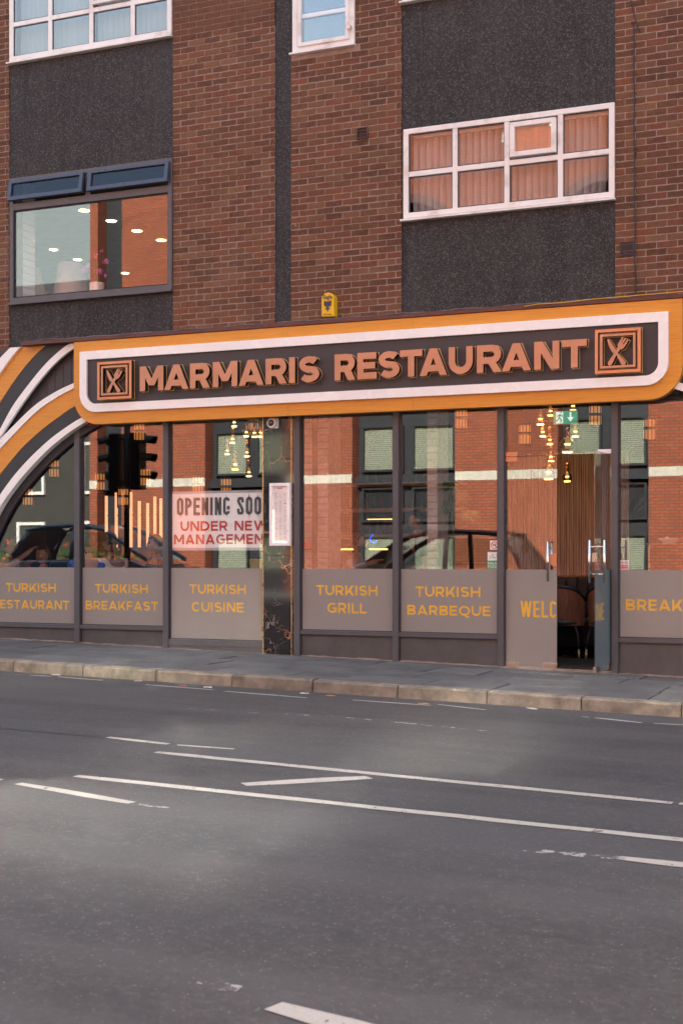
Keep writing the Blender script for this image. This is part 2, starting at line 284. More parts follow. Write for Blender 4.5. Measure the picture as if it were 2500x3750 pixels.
# ------------------------------------------------------------ mesh building
def G(x): return -0.0228*x             # the street falls gently to the right
class MB:
    def __init__(s): s.v = []; s.f = []; s.sm = False
    def quad(s, a, b, c, d):
        n = len(s.v); s.v += [a, b, c, d]; s.f.append((n, n+1, n+2, n+3)); return s
    def hexa(s, p):                     # 8 points: bottom 4 ccw, top 4 ccw
        n = len(s.v); s.v += [tuple(q) for q in p]
        for f in ((3, 2, 1, 0), (4, 5, 6, 7), (0, 1, 5, 4), (1, 2, 6, 5), (2, 3, 7, 6), (3, 0, 4, 7)): s.f.append(tuple(n+i for i in f))
        return s
    def box(s, x0, x1, y0, y1, z0, z1):
        if x0 > x1: x0, x1 = x1, x0
        if y0 > y1: y0, y1 = y1, y0
        if z0 > z1: z0, z1 = z1, z0
        return s.hexa([(x0, y0, z0), (x1, y0, z0), (x1, y1, z0), (x0, y1, z0), (x0, y0, z1), (x1, y0, z1), (x1, y1, z1), (x0, y1, z1)])
    def prism(s, poly, y0, y1):         # polygon in (x,z) pushed along y
        n = len(s.v); k = len(poly)
        ar = sum(poly[i][0]*poly[(i+1) % k][1]-poly[(i+1) % k][0]*poly[i][1] for i in range(k))
        if ar < 0: poly = poly[::-1]
        s.v += [(p[0], y0, p[1]) for p in poly]+[(p[0], y1, p[1]) for p in poly]
        s.f.append(tuple(range(n, n+k))); s.f.append(tuple(range(n+2*k-1, n+k-1, -1)))
        for i in range(k): j = (i+1) % k; s.f.append((n+j, n+i, n+k+i, n+k+j))
        return s
    def ring(s, poly_o, poly_i, y0, y1):  # frame between two outlines with equal point counts (closed)
        n = len(s.v); k = len(poly_o)
        for P, y in ((poly_o, y0), (poly_i, y0), (poly_o, y1), (poly_i, y1)): s.v += [(p[0], y, p[1]) for p in P]
        for i in range(k):
            j = (i+1) % k; s.f += [(n+i, n+j, n+k+j, n+k+i), (n+2*k+j, n+2*k+i, n+3*k+i, n+3*k+j), (n+j, n+i, n+2*k+i, n+2*k+j), (n+k+i, n+k+j, n+3*k+j, n+3*k+i)]
        return s
    def strip(s, A, B, y0, y1):         # open band between two polylines (x,z)
        n = len(s.v); k = len(A)
        for P, y in ((A, y0), (B, y0), (A, y1), (B, y1)): s.v += [(p[0], y, p[1]) for p in P]
        for i in range(k-1):
            j = i+1; s.f += [(n+i, n+j, n+k+j, n+k+i), (n+2*k+j, n+2*k+i, n+3*k+i, n+3*k+j), (n+j, n+i, n+2*k+i, n+2*k+j), (n+k+i, n+k+j, n+3*k+j, n+3*k+i)]
        for i in (0, k-1): s.f.append((n+i, n+k+i, n+3*k+i, n+2*k+i))
        return s
    def tube(s, pts, r, seg=8, r2=None):
        pts = [Vector(p) for p in pts]; n = len(s.v); k = len(pts)
        for i, p in enumerate(pts):
            d = (pts[min(i+1, k-1)]-pts[max(i-1, 0)]).normalized(); u = d.cross(Vector((0, 0, 1)) if abs(d.z) < .95 else Vector((1, 0, 0))).normalized(); w_ = d.cross(u)
            rr = r if r2 is None else r+(r2-r)*i/(k-1)
            for q in range(seg):
                a = 2*pi*q/seg; s.v.append(tuple(p+(u*cos(a)+w_*sin(a))*rr))
        for i in range(k-1):
            for q in range(seg): q2 = (q+1) % seg; s.f.append((n+i*seg+q, n+i*seg+q2, n+(i+1)*seg+q2, n+(i+1)*seg+q))
        s.f.append(tuple(n+q for q in range(seg))[::-1]); s.f.append(tuple(n+(k-1)*seg+q for q in range(seg))); return s
    def lathe(s, prof, c=(0, 0, 0), seg=20, axis='z'):
        n = len(s.v); k = len(prof)
        for r, h in prof:
            for q in range(seg):
                a = 2*pi*q/seg; x, y = r*cos(a), r*sin(a)
                s.v.append((c[0]+x, c[1]+y, c[2]+h) if axis == 'z' else (c[0]+x, c[1]-h, c[2]+y))
        for i in range(k-1):
            for q in range(seg): q2 = (q+1) % seg; s.f.append((n+i*seg+q, n+i*seg+q2, n+(i+1)*seg+q2, n+(i+1)*seg+q))
        s.f.append(tuple(n+q for q in range(seg))[::-1]); s.f.append(tuple(n+(k-1)*seg+q for q in range(seg))); return s
    def slope(s): s.v = [(x, y, z+G(x)) for x, y, z in s.v]; return s
    def rot(s, c, az):
        ca, sa = cos(az), sin(az); s.v = [(c[0]+(x-c[0])*ca-(y-c[1])*sa, c[1]+(x-c[0])*sa+(y-c[1])*ca, z) for x, y, z in s.v]; return s
    def build(s, name, mat, parent=None, bevel=0., smooth=False, fix=True):
        me = bpy.data.meshes.new(name); o0 = ORG.get(parent.name, (0, 0, 0)) if parent else (0, 0, 0)
        me.from_pydata([(x-o0[0], y-o0[1], z-o0[2]) for x, y, z in s.v], [], s.f)
        if fix:
            bm = bmesh.new(); bm.from_mesh(me); bmesh.ops.recalc_face_normals(bm, faces=bm.faces); bm.to_mesh(me); bm.free()
        for m_ in (mat if isinstance(mat, (list, tuple)) else [mat]): me.materials.append(M[m_])
        if smooth: me.polygons.foreach_set('use_smooth', [True]*len(me.polygons))
        return link(name, me, parent, bevel)
ORG = {}
def link(name, me, parent=None, bevel=0.):
    o = bpy.data.objects.new(name, me); COL.objects.link(o)
    if parent: o.parent = parent; ORG[o.name] = ORG.get(parent.name, (0, 0, 0))
    if bevel:
        b = o.modifiers.new('bevel', 'BEVEL'); b.width = bevel; b.segments = 2; b.limit_method = 'ANGLE'; b.angle_limit = R(40)
    return o
def tag(o, label=None, cat=None, group=None, kind=None):
    if label: o['label'] = label
    if cat: o['category'] = cat
    if group: o['group'] = group
    if kind: o['kind'] = kind
    return o
def thing(name, label, cat, loc=(0, 0, 0), group=None, kind=None):
    o = bpy.data.objects.new(name, None); COL.objects.link(o); o.location = loc; o.empty_display_size = .2; ORG[o.name] = tuple(loc)
    return tag(o, label, cat, group, kind)
def part(name, me, loc, parent):        # shared mesh placed inside a thing
    o = bpy.data.objects.new(name, me); COL.objects.link(o); o.parent = parent; o0 = ORG.get(parent.name, (0, 0, 0))
    o.location = (loc[0]-o0[0], loc[1]-o0[1], loc[2]-o0[2]); return o
def copy_tree(o, parent=None):
    c = o.copy(); COL.objects.link(c); c.parent = parent; ORG[c.name] = ORG.get(o.name, (0, 0, 0))
    for ch in [q for q in COL.objects if q.parent == o]: copy_tree(ch, c)
    return c
def smoothme(me):
    me.polygons.foreach_set('use_smooth', [True]*len(me.polygons))

# ------------------------------------------------------------ lettering (own geometric alphabet)
def rrect(x0, x1, y0, y1, r, n=7):
    r = min(r, (x1-x0)/2, (y1-y0)/2); P = []
    for cx, cyy, a0 in ((x1-r, y1-r, 0), (x0+r, y1-r, 90), (x0+r, y0+r, 180), (x1-r, y0+r, 270)):
        for i in range(n+1): a = R(a0+90*i/n); P.append((cx+r*cos(a), cyy+r*sin(a)))
    return P
def stroke(path, t, closed=False):
    k = len(path); L, Rr = [], []
    for i in range(k):
        p = Vector(path[i]); a = Vector(path[i-1]) if (i > 0 or closed) else None; c = Vector(path[(i+1) % k]) if (i < k-1 or closed) else None
        d1 = (p-a).normalized() if a is not None else None; d2 = (c-p).normalized() if c is not None else None
        if d1 is None: d1 = d2
        if d2 is None: d2 = d1
        n1 = Vector((-d1.y, d1.x)); n2 = Vector((-d2.y, d2.x)); nn = (n1+n2)
        nn = nn.normalized() if nn.length > 1e-6 else n1; sc = 1/max(.35, nn.dot(n1))
        L.append(tuple(p+nn*t/2*sc)); Rr.append(tuple(p-nn*t/2*sc))
    return ('ring' if closed else 'strip', L, Rr)
def crm(P, n=6):
    Q = [P[0]]+P+[P[-1]]; O = []
    for i in range(1, len(Q)-2):
        for j in range(n):
            u = j/n; p0, p1, p2, p3 = [Vector(q) for q in Q[i-1:i+3]]
            O.append(tuple(.5*((2*p1)+(p2-p0)*u+(2*p0-5*p1+4*p2-p3)*u*u+(3*p1-p0-3*p2+p3)*u**3)))
    return O+[P[-1]]
WID = dict(A=.84, B=.70, C=.76, D=.78, E=.61, F=.58, G=.80, H=.76, I=.20, K=.74, L=.56, M=.93, N=.76, O=.86, P=.68, Q=.88, R=.70, S=.66, T=.66, U=.75, V=.82, W=1.24, X=.8, Y=.8)
WID[' '] = .34
def glyph(ch, w, t, cond=False):
    a = t/2; S_ = []; h = t*1.12 if not cond else t
    V = lambda x0, y0=0., y1=1.: S_.append(('poly', [(x0, y0), (x0+t, y0), (x0+t, y1), (x0, y1)]))
    H = lambda x0, x1, y: S_.append(('poly', [(x0, y-a), (x1, y-a), (x1, y+a), (x0, y+a)]))
    P = lambda xb, xt, hw=h, y0=0., y1=1.: S_.append(('poly', [(xb, y0), (xb+hw, y0), (xt+hw, y1), (xt, y1)]))
    rad = 9. if not cond else (w-t)/2
    def bowl(y0, y1, x1): # stroke from the stem out and back
        r = min((y1-y0)/2-a, x1-a-t*.6); P_ = [(a, y0+a)]
        for i in range(9): g = R(-90+180*i/8); P_.append((x1-a-r+r*cos(g), (y0+y1)/2+((y1-y0)/2-a)*sin(g)))
        P_.append((a, y1-a)); S_.append(stroke(P_, t))
    if ch == 'I': V(0)
    elif ch == 'L': V(0); H(t*.5, w, a)
    elif ch == 'E': V(0); H(t*.5, w, a); H(t*.5, w*.92, .5+.01); H(t*.5, w*.98, 1-a)
    elif ch == 'F': V(0); H(t*.5, w*.94, .47); H(t*.5, w, 1-a)
    elif ch == 'H': V(0); V(w-t); H(t*.5, w-t*.5, .5)
    elif ch == 'T': V(w/2-a); H(0, w, 1-a)
    elif ch == 'N': V(0); V(w-t); P(w-t*1.0, 0.0, t*1.0) if cond else P(w-h*1.12, 0, h*1.12)
    elif ch == 'M': V(0); V(w-t); q = .0 if cond else .22; P(w/2-h*.5, t*.02, h, q, 1); P(w/2-h*.5, w-h-t*.02, h, q, 1)
    elif ch == 'A': P(0, w/2-h*.5); P(w-h, w/2-h*.5); H(w*.2, w*.8, .27)
    elif ch == 'V': P(w/2-h*.5, 0); P(w/2-h*.5, w-h)
    elif ch == 'W': q = w*.28; P(q-h*.5, 0); P(q-h*.5, w/2-h*.5); P(w-q-h*.5, w/2-h*.5); P(w-q-h*.5, w-h)
    elif ch == 'X': P(0, w-h); P(w-h, 0)
    elif ch == 'Y': V(w/2-a, 0, .45); P(w/2-h/2, 0, h, .4, 1); P(w/2-h/2, w-h, h, .4, 1)
    elif ch == 'K': V(0); P(t*.55, w-h*1.25, h*1.25, .22, 1); P(w-h*1.2, w*.34, h*1.15, 0, .62)
    elif ch in 'OQ':
        S_.append(stroke(rrect(a, w-a, a, 1-a, rad, 10) if cond else [(w/2+(w/2-a)*cos(2*pi*i/40), .5+(.5-a)*sin(2*pi*i/40)) for i in range(40)], t, True))
        if ch == 'Q': S_.append(stroke([(w*.56, .04), (w*.66, -.10), (w*.80, -.15), (w*.94, -.09)], t*.8))
    elif ch in 'CG':
        if cond:
            Pp = rrect(a, w-a, a, 1-a, rad, 12); keep = [p for p in Pp if not (p[0] > w*.52 and .33 < p[1] < .67)]
            k0 = max(range(len(keep)), key=lambda i: (Vector(keep[i])-Vector(keep[i-1])).length); keep = keep[k0:]+keep[:k0]
        else:
            rx = (w-t)/2*1.10; keep = [(a+rx+rx*cos(R(q)), .5+(.5-a)*sin(R(q))) for q in range(46, 315, 8)]+[(a+rx+rx*cos(R(316)), .5+(.5-a)*sin(R(316)))]
        S_.append(stroke(keep, t))
        if ch == 'G':
            if cond: V(w-t, .30, .5); H(w*.55, w-t*.4, .5-a)
            else: V(w-t*1.0, .13, .56); H(w*.54, w-t*.5, .56-a)
            if not cond: pass
    elif ch == 'S':
        if cond: S_.append(stroke([(w-a, .68), (w-a, .80), (w-a*1.4, .90), (w*.5, 1-a), (a*1.4, .90), (a, .78), (a*1.4, .66), (w*.5, .52), (w-a*1.5, .36), (w-a, .22), (w-a*1.4, .10), (w*.5, a), (a*1.4, .10), (a, .20), (a, .34)], t))
        else:
            ry = (.5-a)/2; rx = w/2-a*1.02; P1 = []
            for i in range(15): g = R(28+(262-28)*i/14); P1.append((w/2+rx*cos(g)*(.96 if g < pi/2 else 1), .5+ry+ry*sin(g)))
            for i in range(15): g = R(82+(-152-82)*i/14); P1.append((w/2+rx*1.02*cos(g), .5-ry+ry*sin(g)))
            S_.append(stroke(P1, t))
    elif ch == 'D':
        V(0); r = min(.5-a, w-t*1.1); Pp = [(a, a)]
        for i in range(13): g = R(-90+180*i/12); rx = (w-a-t)*(.72 if not cond else .5); Pp.append((w-a-rx+rx*cos(g), .5+(.5-a)*(sin(g) if not cond else max(-1, min(1, sin(g)*1.25)))))
        Pp.append((a, 1-a)); S_.append(stroke(Pp, t))
    elif ch == 'B': V(0); bowl(0, .535, w); bowl(.465, 1, w*.94)
    elif ch == 'P': V(0); bowl(.30 if not cond else .42, 1, w)
    elif ch == 'R': V(0); bowl(.31, 1, w*.96); P(w-h*1.15, w*.42, h*1.12, 0, .38)
    elif ch in 'UJ':
        Pp = [(a, 1)]; r = (w-t)/2
        for i in range(13): g = R(180+180*i/12); Pp.append((w/2+r*cos(g), r+a+r*sin(g)))
        Pp.append((w-a, 1)); S_.append(stroke(Pp, t))
    return S_
def put_glyph(mb, ch, x, z, hgt, w, t, y, depth, cond=False, grow=0.):
    for i, g in enumerate(glyph(ch, w/hgt, t, cond)):
        yy = y-i*.00025
        f = lambda p: (x+p[0]*hgt, z+p[1]*hgt)
        if g[0] == 'poly': mb.prism([f(p) for p in g[1]], yy, y+depth)
        elif g[0] == 'strip': mb.strip([f(p) for p in g[1]], [f(p) for p in g[2]], yy, y+depth)
        else: mb.ring([f(p) for p in g[1]], [f(p) for p in g[2]], yy, y+depth)
def text_mesh(txt, x0, x1, z, hgt, y, depth=.0006, t=.185, cond=False, gap=.13):
    ws = [WID[c]*(.52 if cond and c not in 'I ' else 1.) for c in txt]
    if cond: ws = [(.17 if c == 'I' else .22 if c == ' ' else .68 if c == 'W' else .56 if c == 'M' else .40) for c in txt]
    tot = sum(ws)+gap*(len(txt)-1); k = (x1-x0)/(tot*hgt); mb = MB(); x = x0
    for c, w_ in zip(txt, ws):
        if c != ' ': put_glyph(mb, c, x, z, hgt, w_*hgt*k, t, y, depth, cond)
        x += (w_+gap)*hgt*k
    return mb
def small_text(name, body, loc, size, mat, parent, rotx=90, bold=0., align='CENTER', sx=1., shear=0., rz=0.):
    cu = bpy.data.curves.new(name, 'FONT'); cu.body = body; cu.size = size; cu.align_x = align; cu.offset = bold; cu.extrude = .0004; cu.shear = shear; cu.resolution_u = 2
    o = bpy.data.objects.new(name+'_curve', cu); COL.objects.link(o); bpy.context.view_layer.update()
    me = bpy.data.meshes.new_from_object(o.evaluated_get(bpy.context.evaluated_depsgraph_get())); bpy.data.objects.remove(o)
    me.transform(Matrix.Rotation(R(rotx), 4, 'X') @ Matrix.Diagonal((sx, 1, 1, 1)))
    if rz: me.transform(Matrix.Rotation(rz, 4, 'Z'))
    me.materials.clear(); me.materials.append(M[mat]); me.name = name
    return part(name, me, loc, parent)

# ============================================================ GROUND
m_ = MB()
xs = [-60+i*2.5 for i in range(49)]
def sheet(name, y0, y1, dz, mat, x0=-60, x1=60, ny=1):
    mb = MB(); n = int((x1-x0)/2.5)
    for i in range(n):
        a, b_ = x0+(x1-x0)*i/n, x0+(x1-x0)*(i+1)/n
        mb.quad((a, y0, G(a)+dz), (b_, y0, G(b_)+dz), (b_, y1, G(b_)+dz), (a, y1, G(a)+dz))
    return mb.build(name, mat)
gr = sheet('ground', -140, 140, -.62, 'joint_dirt', -150, 150); tag(gr, kind='structure')
rd = sheet('road', -16.1, -2.16, -.155, 'asphalt', -60, 60); tag(rd, kind='structure'); ORG[rd.name] = (0, 0, 0)
KY0, KY1 = -2.30, -2.15
def slab_z(y): return -.028*(-y/2.15)
pv = MB()
for i in range(48):
    a = -60+2.5*i; b_ = a+2.5
    pv.hexa([(a, -2.15, G(a)-.5), (b_, -2.15, G(b_)-.5), (b_, .02, G(b_)-.5), (a, .02, G(a)-.5), (a, -2.15, G(a)+slab_z(-2.15)-.016), (b_, -2.15, G(b_)+slab_z(-2.15)-.016), (b_, .02, G(b_)-.016), (a, .02, G(a)-.016)])
pav = pv.build('pavement', 'joint_dirt'); tag(pav, kind='structure'); ORG[pav.name] = (0, 0, 0)
rows = [(-2.15, -1.55), (-1.55, -.95), (-.95, -.42), (-.42, -.012)]
for r_, (y0, y1) in enumerate(rows):
    x = -9.3+[0, .43, .2, .6][r_]
    while x < 8.5:
        L = random.choice([.9, .9, .75, .6, .9]); g = .0055+random.random()*.003
        t0 = random.uniform(-.004, .004); tx = random.uniform(-.004, .004)
        mb = MB(); a, b_ = x+g, x+L-g; ya, yb = y0+g, y1-g
        zz = lambda X, Y, k=0.: G(X)+slab_z(Y)+t0+tx*(X-x)/L+k
        mb.hexa([(a, ya, zz(a, ya, -.05)), (b_, ya, zz(b_, ya, -.05)), (b_, yb, zz(b_, yb, -.05)), (a, yb, zz(a, yb, -.05)), (a, ya, zz(a, ya)), (b_, ya, zz(b_, ya)), (b_, yb, zz(b_, yb)), (a, yb, zz(a, yb))])
        mb.build('paving_slab', 'paving_stone', pav, bevel=.003); x += L
kb = MB()
for i in range(48):
    a = -60+2.5*i; b_ = a+2.5
    kb.hexa([(a, KY0+.02, G(a)-.5), (b_, KY0+.02, G(b_)-.5), (b_, KY1, G(b_)-.5), (a, KY1, G(a)-.5), (a, KY0+.02, G(a)-.05), (b_, KY0+.02, G(b_)-.05), (b_, KY1, G(b_)-.05), (a, KY1, G(a)-.05)])
kerb = kb.build('kerb', 'joint_dirt'); tag(kerb, kind='structure'); ORG[kerb.name] = (0, 0, 0)
for i in range(-7, 8):
    a = .71+.919*i; b_ = a+.919; a += .0075; b_ -= .0075; mb = MB(); dz = random.uniform(-.006, .006); dy = random.uniform(-.004, .004)
    nseg = 6; prof = [(KY0+dy-.012, -.2), (KY0+dy-.004, -.05), (KY0+dy+.008, -.036), (KY0+dy+.026, -.030), (KY1-.002, -.028)]; n = 0
    V = []
    for q in range(nseg+1):
        X = a+(b_-a)*q/nseg
        V.append([(X, y+random.uniform(-.0018, .0018), G(X)+z+dz+random.uniform(-.0016, .0016)) for y, z in prof])
    for q in range(nseg):
        for p in range(4): mb.quad(V[q][p], V[q+1][p], V[q+1][p+1], V[q][p+1])
    for q in (0, nseg):
        n = len(mb.v); mb.v += V[q]+[(V[q][0][0], KY1, V[q][0][2])]; mb.f.append(tuple(range(n, n+6)))
    bmq = mb.build('kerb_stone', 'kerb_concrete', kerb)
# cement fillet where the shopfront meets the paving
mb = MB(); random.seed(3)
P0 = [(-5.6+.09*i) for i in range(120)]
prev = None
for X in P0:
    if -1.0 < X < -.64: h, d = .004, .03
    elif 1.95 < X < 3.25: h, d = .022, .085
    else: h, d = random.uniform(.006, .02), random.uniform(.018, .05)
    cur = (X, d+random.uniform(0, .012), h)
    if prev:
        mb.quad((prev[0], -prev[1]-.02, G(prev[0])+.001), (cur[0], -cur[1]-.02, G(cur[0])+.001), (cur[0], -.004, G(cur[0])+cur[2]), (prev[0], -.004, G(prev[0])+prev[2]))
    prev = cur
mb.build('cement_fillet', 'cement_fillet', pav)

# road markings, 4 mm above the asphalt
def line(p0, p1, wdt=.1, mat='road_paint', name='road_line', n=None):
    (x0, y0), (x1, y1) = p0, p1; L = math.hypot(x1-x0, y1-y0); n = n or max(2, int(L/.25)); nx, ny = -(y1-y0)/L*wdt/2, (x1-x0)/L*wdt/2; mb = MB(); A = []
    for i in range(n+1):
        u = i/n; j = random.uniform(-.006, .006); k = random.uniform(.92, 1.05)
        if i in (0, n): k *= .7
        cx, cyy = x0+(x1-x0)*u, y0+(y1-y0)*u+j
        A.append(((cx-nx*k, cyy-ny*k), (cx+nx*k, cyy+ny*k)))
    for i in range(n):
        q = [A[i][0], A[i+1][0], A[i+1][1], A[i][1]]; mb.quad(*[(x, y, G(x)-.151) for x, y in q])
    return mb.build(name, mat, rd)
line((1.50, -6.60), (5.16, -6.71)); line((5.20, -6.71), (9.5, -6.80))
line((1.60, -7.73), (9.8, -7.80))
line((2.66, -7.46), (3.23, -6.80), .15)
line((1.46, -8.14), (2.40, -8.33)); line((-1.2, -8.02), (1.30, -8.10)); line((2.45, -8.33), (2.66, -8.36), .07, 'faded_road_paint')
line((.80, -6.15), (1.37, -6.21), .09); line((1.45, -6.22), (1.9, -6.17), .06)
line((5.22, -8.36), (9.6, -8.30), .12); line((4.75, -8.42), (5.25, -8.36), .10, 'faded_road_paint')
line((4.72, -11.13), (5.6, -11.32), .13); line((4.38, -11.05), (4.54, -11.03), .09, 'faded_road_paint')
for a, b_, y0, y1, wd in ((-2.56, -2.30, -2.56, -2.53, .05), (-2.22, -1.63, -2.52, -2.57, .06), (-1.02, -.20, -2.68, -2.72, .06), (-.05, .90, -2.77, -2.83, .06), (1.34, 2.14, -2.75, -2.74, .06), (2.17, 2.70, -2.62, -2.78, .05), (3.72, 4.16, -2.80, -2.92, .07), (4.26, 4.6, -2.90, -2.84, .05)):
    line((a, y0), (b_, y1), wd)
line((-3.4, -2.62), (-2.6, -2.60), .06, 'faded_road_paint'); line((3.5, -2.76), (3.76, -2.80), .06, 'faded_road_paint')
line((.38, -4.21), (.70, -4.20), .06, 'faded_road_paint'); line((.88, -4.19), (1.70, -4.02), .07, 'faded_road_paint'); line((1.84, -4.03), (3.24, -4.2), .06, 'faded_road_paint')
tag(MB().quad((-12, -6.30, G(-12)-.1515), (1.0, -6.17, G(1.0)-.1515), (1.0, -6.155, G(1.0)-.1515), (-12, -6.285, G(-12)-.1515)).build('tar_seam', 'black', rd))
# litter along the kerb
LIT = [(-2.30, -2.44, 'litter_white', 'scrap of white paper beside the kerb near the left edge of the road'), (-1.25, -2.46, 'litter_white', 'small white paper scrap in the gutter left of the red wrapper'),
       (-.62, -2.62, 'litter_red', 'flattened red and white wrapper in the gutter'), (-.33, -2.60, 'litter_white', 'white paper flake just right of the red wrapper'), (.72, -2.52, 'litter_white', 'white scrap in the gutter below the bay of the marble column'),
       (1.05, -2.62, 'litter_orange', 'small orange scrap in the gutter below the barbeque window'), (2.05, -2.7, 'litter_orange', 'orange bit of litter on the road edge below the barbeque window'), (3.05, -2.5, 'litter_white', 'white scrap against the kerb below the glass door')]
for x, y, mt, lb in LIT:
    mb = MB(); n = len(mb.v); a0 = random.random()*6; k = 7
    top = [(x+random.uniform(.025, .05)*cos(a0+i*2*pi/k)*1.4, y+random.uniform(.016, .03)*sin(a0+i*2*pi/k), G(x)-.150+random.uniform(.004, .014)) for i in range(k)]
    mb.v += top+[(p[0], p[1], p[2]-.004) for p in top]; mb.f.append(tuple(range(k))); mb.f.append(tuple(range(2*k-1, k-1, -1)))
    for i in range(k): mb.f.append((i, (i+1) % k, k+(i+1) % k, k+i))
    tag(mb.build('litter_scrap', mt), lb, 'litter', 'bits of litter in the gutter')

# ============================================================ BRICK PIERS
def brick_mesh(L, H=.065, D=.035, seed=0):
    rnd = random.Random(seed); bm = bmesh.new(); bmesh.ops.create_cube(bm, size=1)
    for v in bm.verts: v.co = Vector((v.co.x*L, v.co.y*D, v.co.z*H))
    bmesh.ops.subdivide_edges(bm, edges=[e for e in bm.edges if abs(e.verts[0].co.x-e.verts[1].co.x) > L*.5], cuts=3)
    fr = [f for f in bm.faces if f.normal.y < -.9]
    for v in bm.verts:
        if v.co.y < 0:
            ed = .0035
            v.co.x += rnd.uniform(-.0016, .0016); v.co.z += rnd.uniform(-.0022, .0022); v.co.y += rnd.uniform(0, .002)
    bmesh.ops.bevel(bm, geom=[e for e in bm.edges if all(v.co.y < 0 for v in e.verts) and len([f for f in e.link_faces if f.normal.y < -.7]) == 1], offset=.0035, segments=1, affect='EDGES')
    me = bpy.data.meshes.new('brick'); bm.to_mesh(me); bm.free(); return me
BM = {}
def bmesh_for(L, mat):
    key = (round(L, 3), mat); 
    if key not in BM:
        BM[key] = [brick_mesh(L, seed=int(L*1000)+q) for q in range(4)]
        for m in BM[key]: m.materials.append(M[mat])
    return random.choice(BM[key])
def brickwork(root, x0, x1, z0, z1, holes=(), y=0., mat='brick', mort='mortar', zone=None, course=.075, phase=0, mdepth=.2, cuts=None):
    """lay stretcher bond between x0..x1, z0..z1; pieces outside zone are merged into one part"""
    rest = MB(); k = 0; z = z0
    while z+.05 < z1:
        off = (k+phase) % 2; x = x0
        edges = []; first = .215 if off == 0 else .1025
        while x < x1-.02:
            L = first if x == x0 else .215
            if x+L > x1-.05: L = x1-x
            edges.append((x, L)); x += L+.010
        for bx, L in edges:
            cx, cz = bx+L/2, z+.0375
            if any(bx < h[1]-.004 and bx+L > h[0]+.004 and z+.065 > h[2]+.01 and z < h[3]-.01 for h in holes):
                for h in holes:   # trim bricks that straddle an opening edge
                    if bx < h[0] < bx+L and h[0]-bx > .04 and h[2] < cz < h[3]: L = h[0]-bx-.002; cx = bx+L/2; break
                    if bx < h[1] < bx+L and bx+L-h[1] > .04 and h[2] < cz < h[3]: L = bx+L-h[1]-.002; cx = h[1]+.002+L/2; break
                else: continue
            jy = random.uniform(-.0022, .0022); jz = random.uniform(-.0012, .0012)
            if zone and not (zone[0] < cx < zone[1] and zone[2] < cz < zone[3]): rest.box(cx-L/2, cx+L/2, y, y+.03, z, z+.065); continue
            o = part('brick', bmesh_for(L, mat), (cx, y+.0175+jy, cz-.005+jz), root); o.rotation_euler = (0, random.uniform(-.004, .004), random.uniform(-.006, .006))
        z += course; k += 1
    if rest.v: tag(rest.build('brickwork', mat, root), kind='stuff')
    mb = MB(); xs = sorted({x0, x1, *[min(max(h[i], x0), x1) for h in holes for i in (0, 1)]}); zs = sorted({z0, z1, *[min(max(h[i], z0), z1) for h in holes for i in (2, 3)]})
    for i in range(len(xs)-1):
        for j in range(len(zs)-1):
            cx, cz = (xs[i]+xs[i+1])/2, (zs[j]+zs[j+1])/2
            if any(h[0] < cx < h[1] and h[2] < cz < h[3] for h in holes): continue
            mb.box(xs[i], xs[i+1], y+.0045, y+mdepth, zs[j]-.004, zs[j+1]-.004)
    mb.build('mortar', mort, root)
Z0, ZT = 3.905, 9.2
b0 = thing('brick_wall', 'sliver of red brick wall at the far left edge beside the grey render panel', 'wall', (-5.1, 0, Z0), 'brick piers of the upper facade')
brickwork(b0, -5.85, -4.784, Z0, ZT, zone=(-5.12, 0, 0, 9), mdepth=.3)
b1 = thing('brick_wall', 'tall reddish brown brick pier between the dark window and the narrow render strip', 'wall', (-1.585, 0, Z0), 'brick piers of the upper facade')
brickwork(b1, -2.292, -.879, Z0, ZT, zone=(-3, 0, 3.9, 7.65), mdepth=.3)
b2 = thing('brick_wall', 'brick pier with the yellow alarm box and a small white window at its top', 'wall', (.05, 0, Z0), 'brick piers of the upper facade')
brickwork(b2, -.660, .753, Z0, ZT, holes=[(-.66, .175, 7.185, 8.45)], zone=(-3, 3, 3.9, 7.85), phase=1, mdepth=.3)
b3 = thing('brick_wall', 'brick pier at the right edge with a thin cable and grey vent grille', 'wall', (3.9, 0, Z0), 'brick piers of the upper facade')
brickwork(b3, 3.246, 7.0, Z0, ZT, zone=(3, 4.08, 3.9, 7.4), mdepth=.3)

# ============================================================ RESTAURANT BUILDING (panels, windows, shopfront frame, rooms)
bld = thing('restaurant_building', 'brown brick and dark render building with a glazed restaurant shopfront below', 'building', (0, .3, 0))
def bpart(mb, name, mat, parent=None, bevel=0., **kw): return mb.build(name, mat, parent or bld, bevel=bevel, **kw)
# render panels
for (a, b_, z0, z1) in ((-4.782, -2.294, 3.905, 4.508), (-4.782, -2.294, 6.158, 7.648), (-.877, -.662, 3.905, 9.2), (.755, 3.244, 3.905, 5.06), (.755, 3.244, 6.128, 7.572)):
    bpart(MB().box(a, b_, .018, .3, z0, z1), 'render_panel', 'dark_render')
mb = MB()
mb.box(-30, -5.85, 0, .3, 3.905, 11.0); mb.box(7.0, 20, 0, .3, 3.905, 11.0); mb.box(-5.85, 7.0, 0, .3, 9.2, 11.0)
mb.box(-4.782, -2.294, .06, .3, 7.655+1.6, 9.2)
bpart(mb, 'upper_wall', 'red_brickwork')
mb = MB(); mb.box(-30, -5.65, .02, .3, -.6, 3.9); mb.box(6.2, 20, .02, .3, -.8, 3.9); bpart(mb, 'lower_wall', 'stall_panel')
mb = MB(); mb.box(-30, 20, 12.0, 12.3, -.8, 11.0); mb.box(-30.3, -30, 0, 12.3, -.8, 11.0); mb.box(20, 20.3, 0, 12.3, -.8, 11.0); bpart(mb, 'side_wall', 'stall_panel')
bpart(MB().box(-30, 20, .02, 12, 10.95, 11.2), 'roof', 'roof_slate')
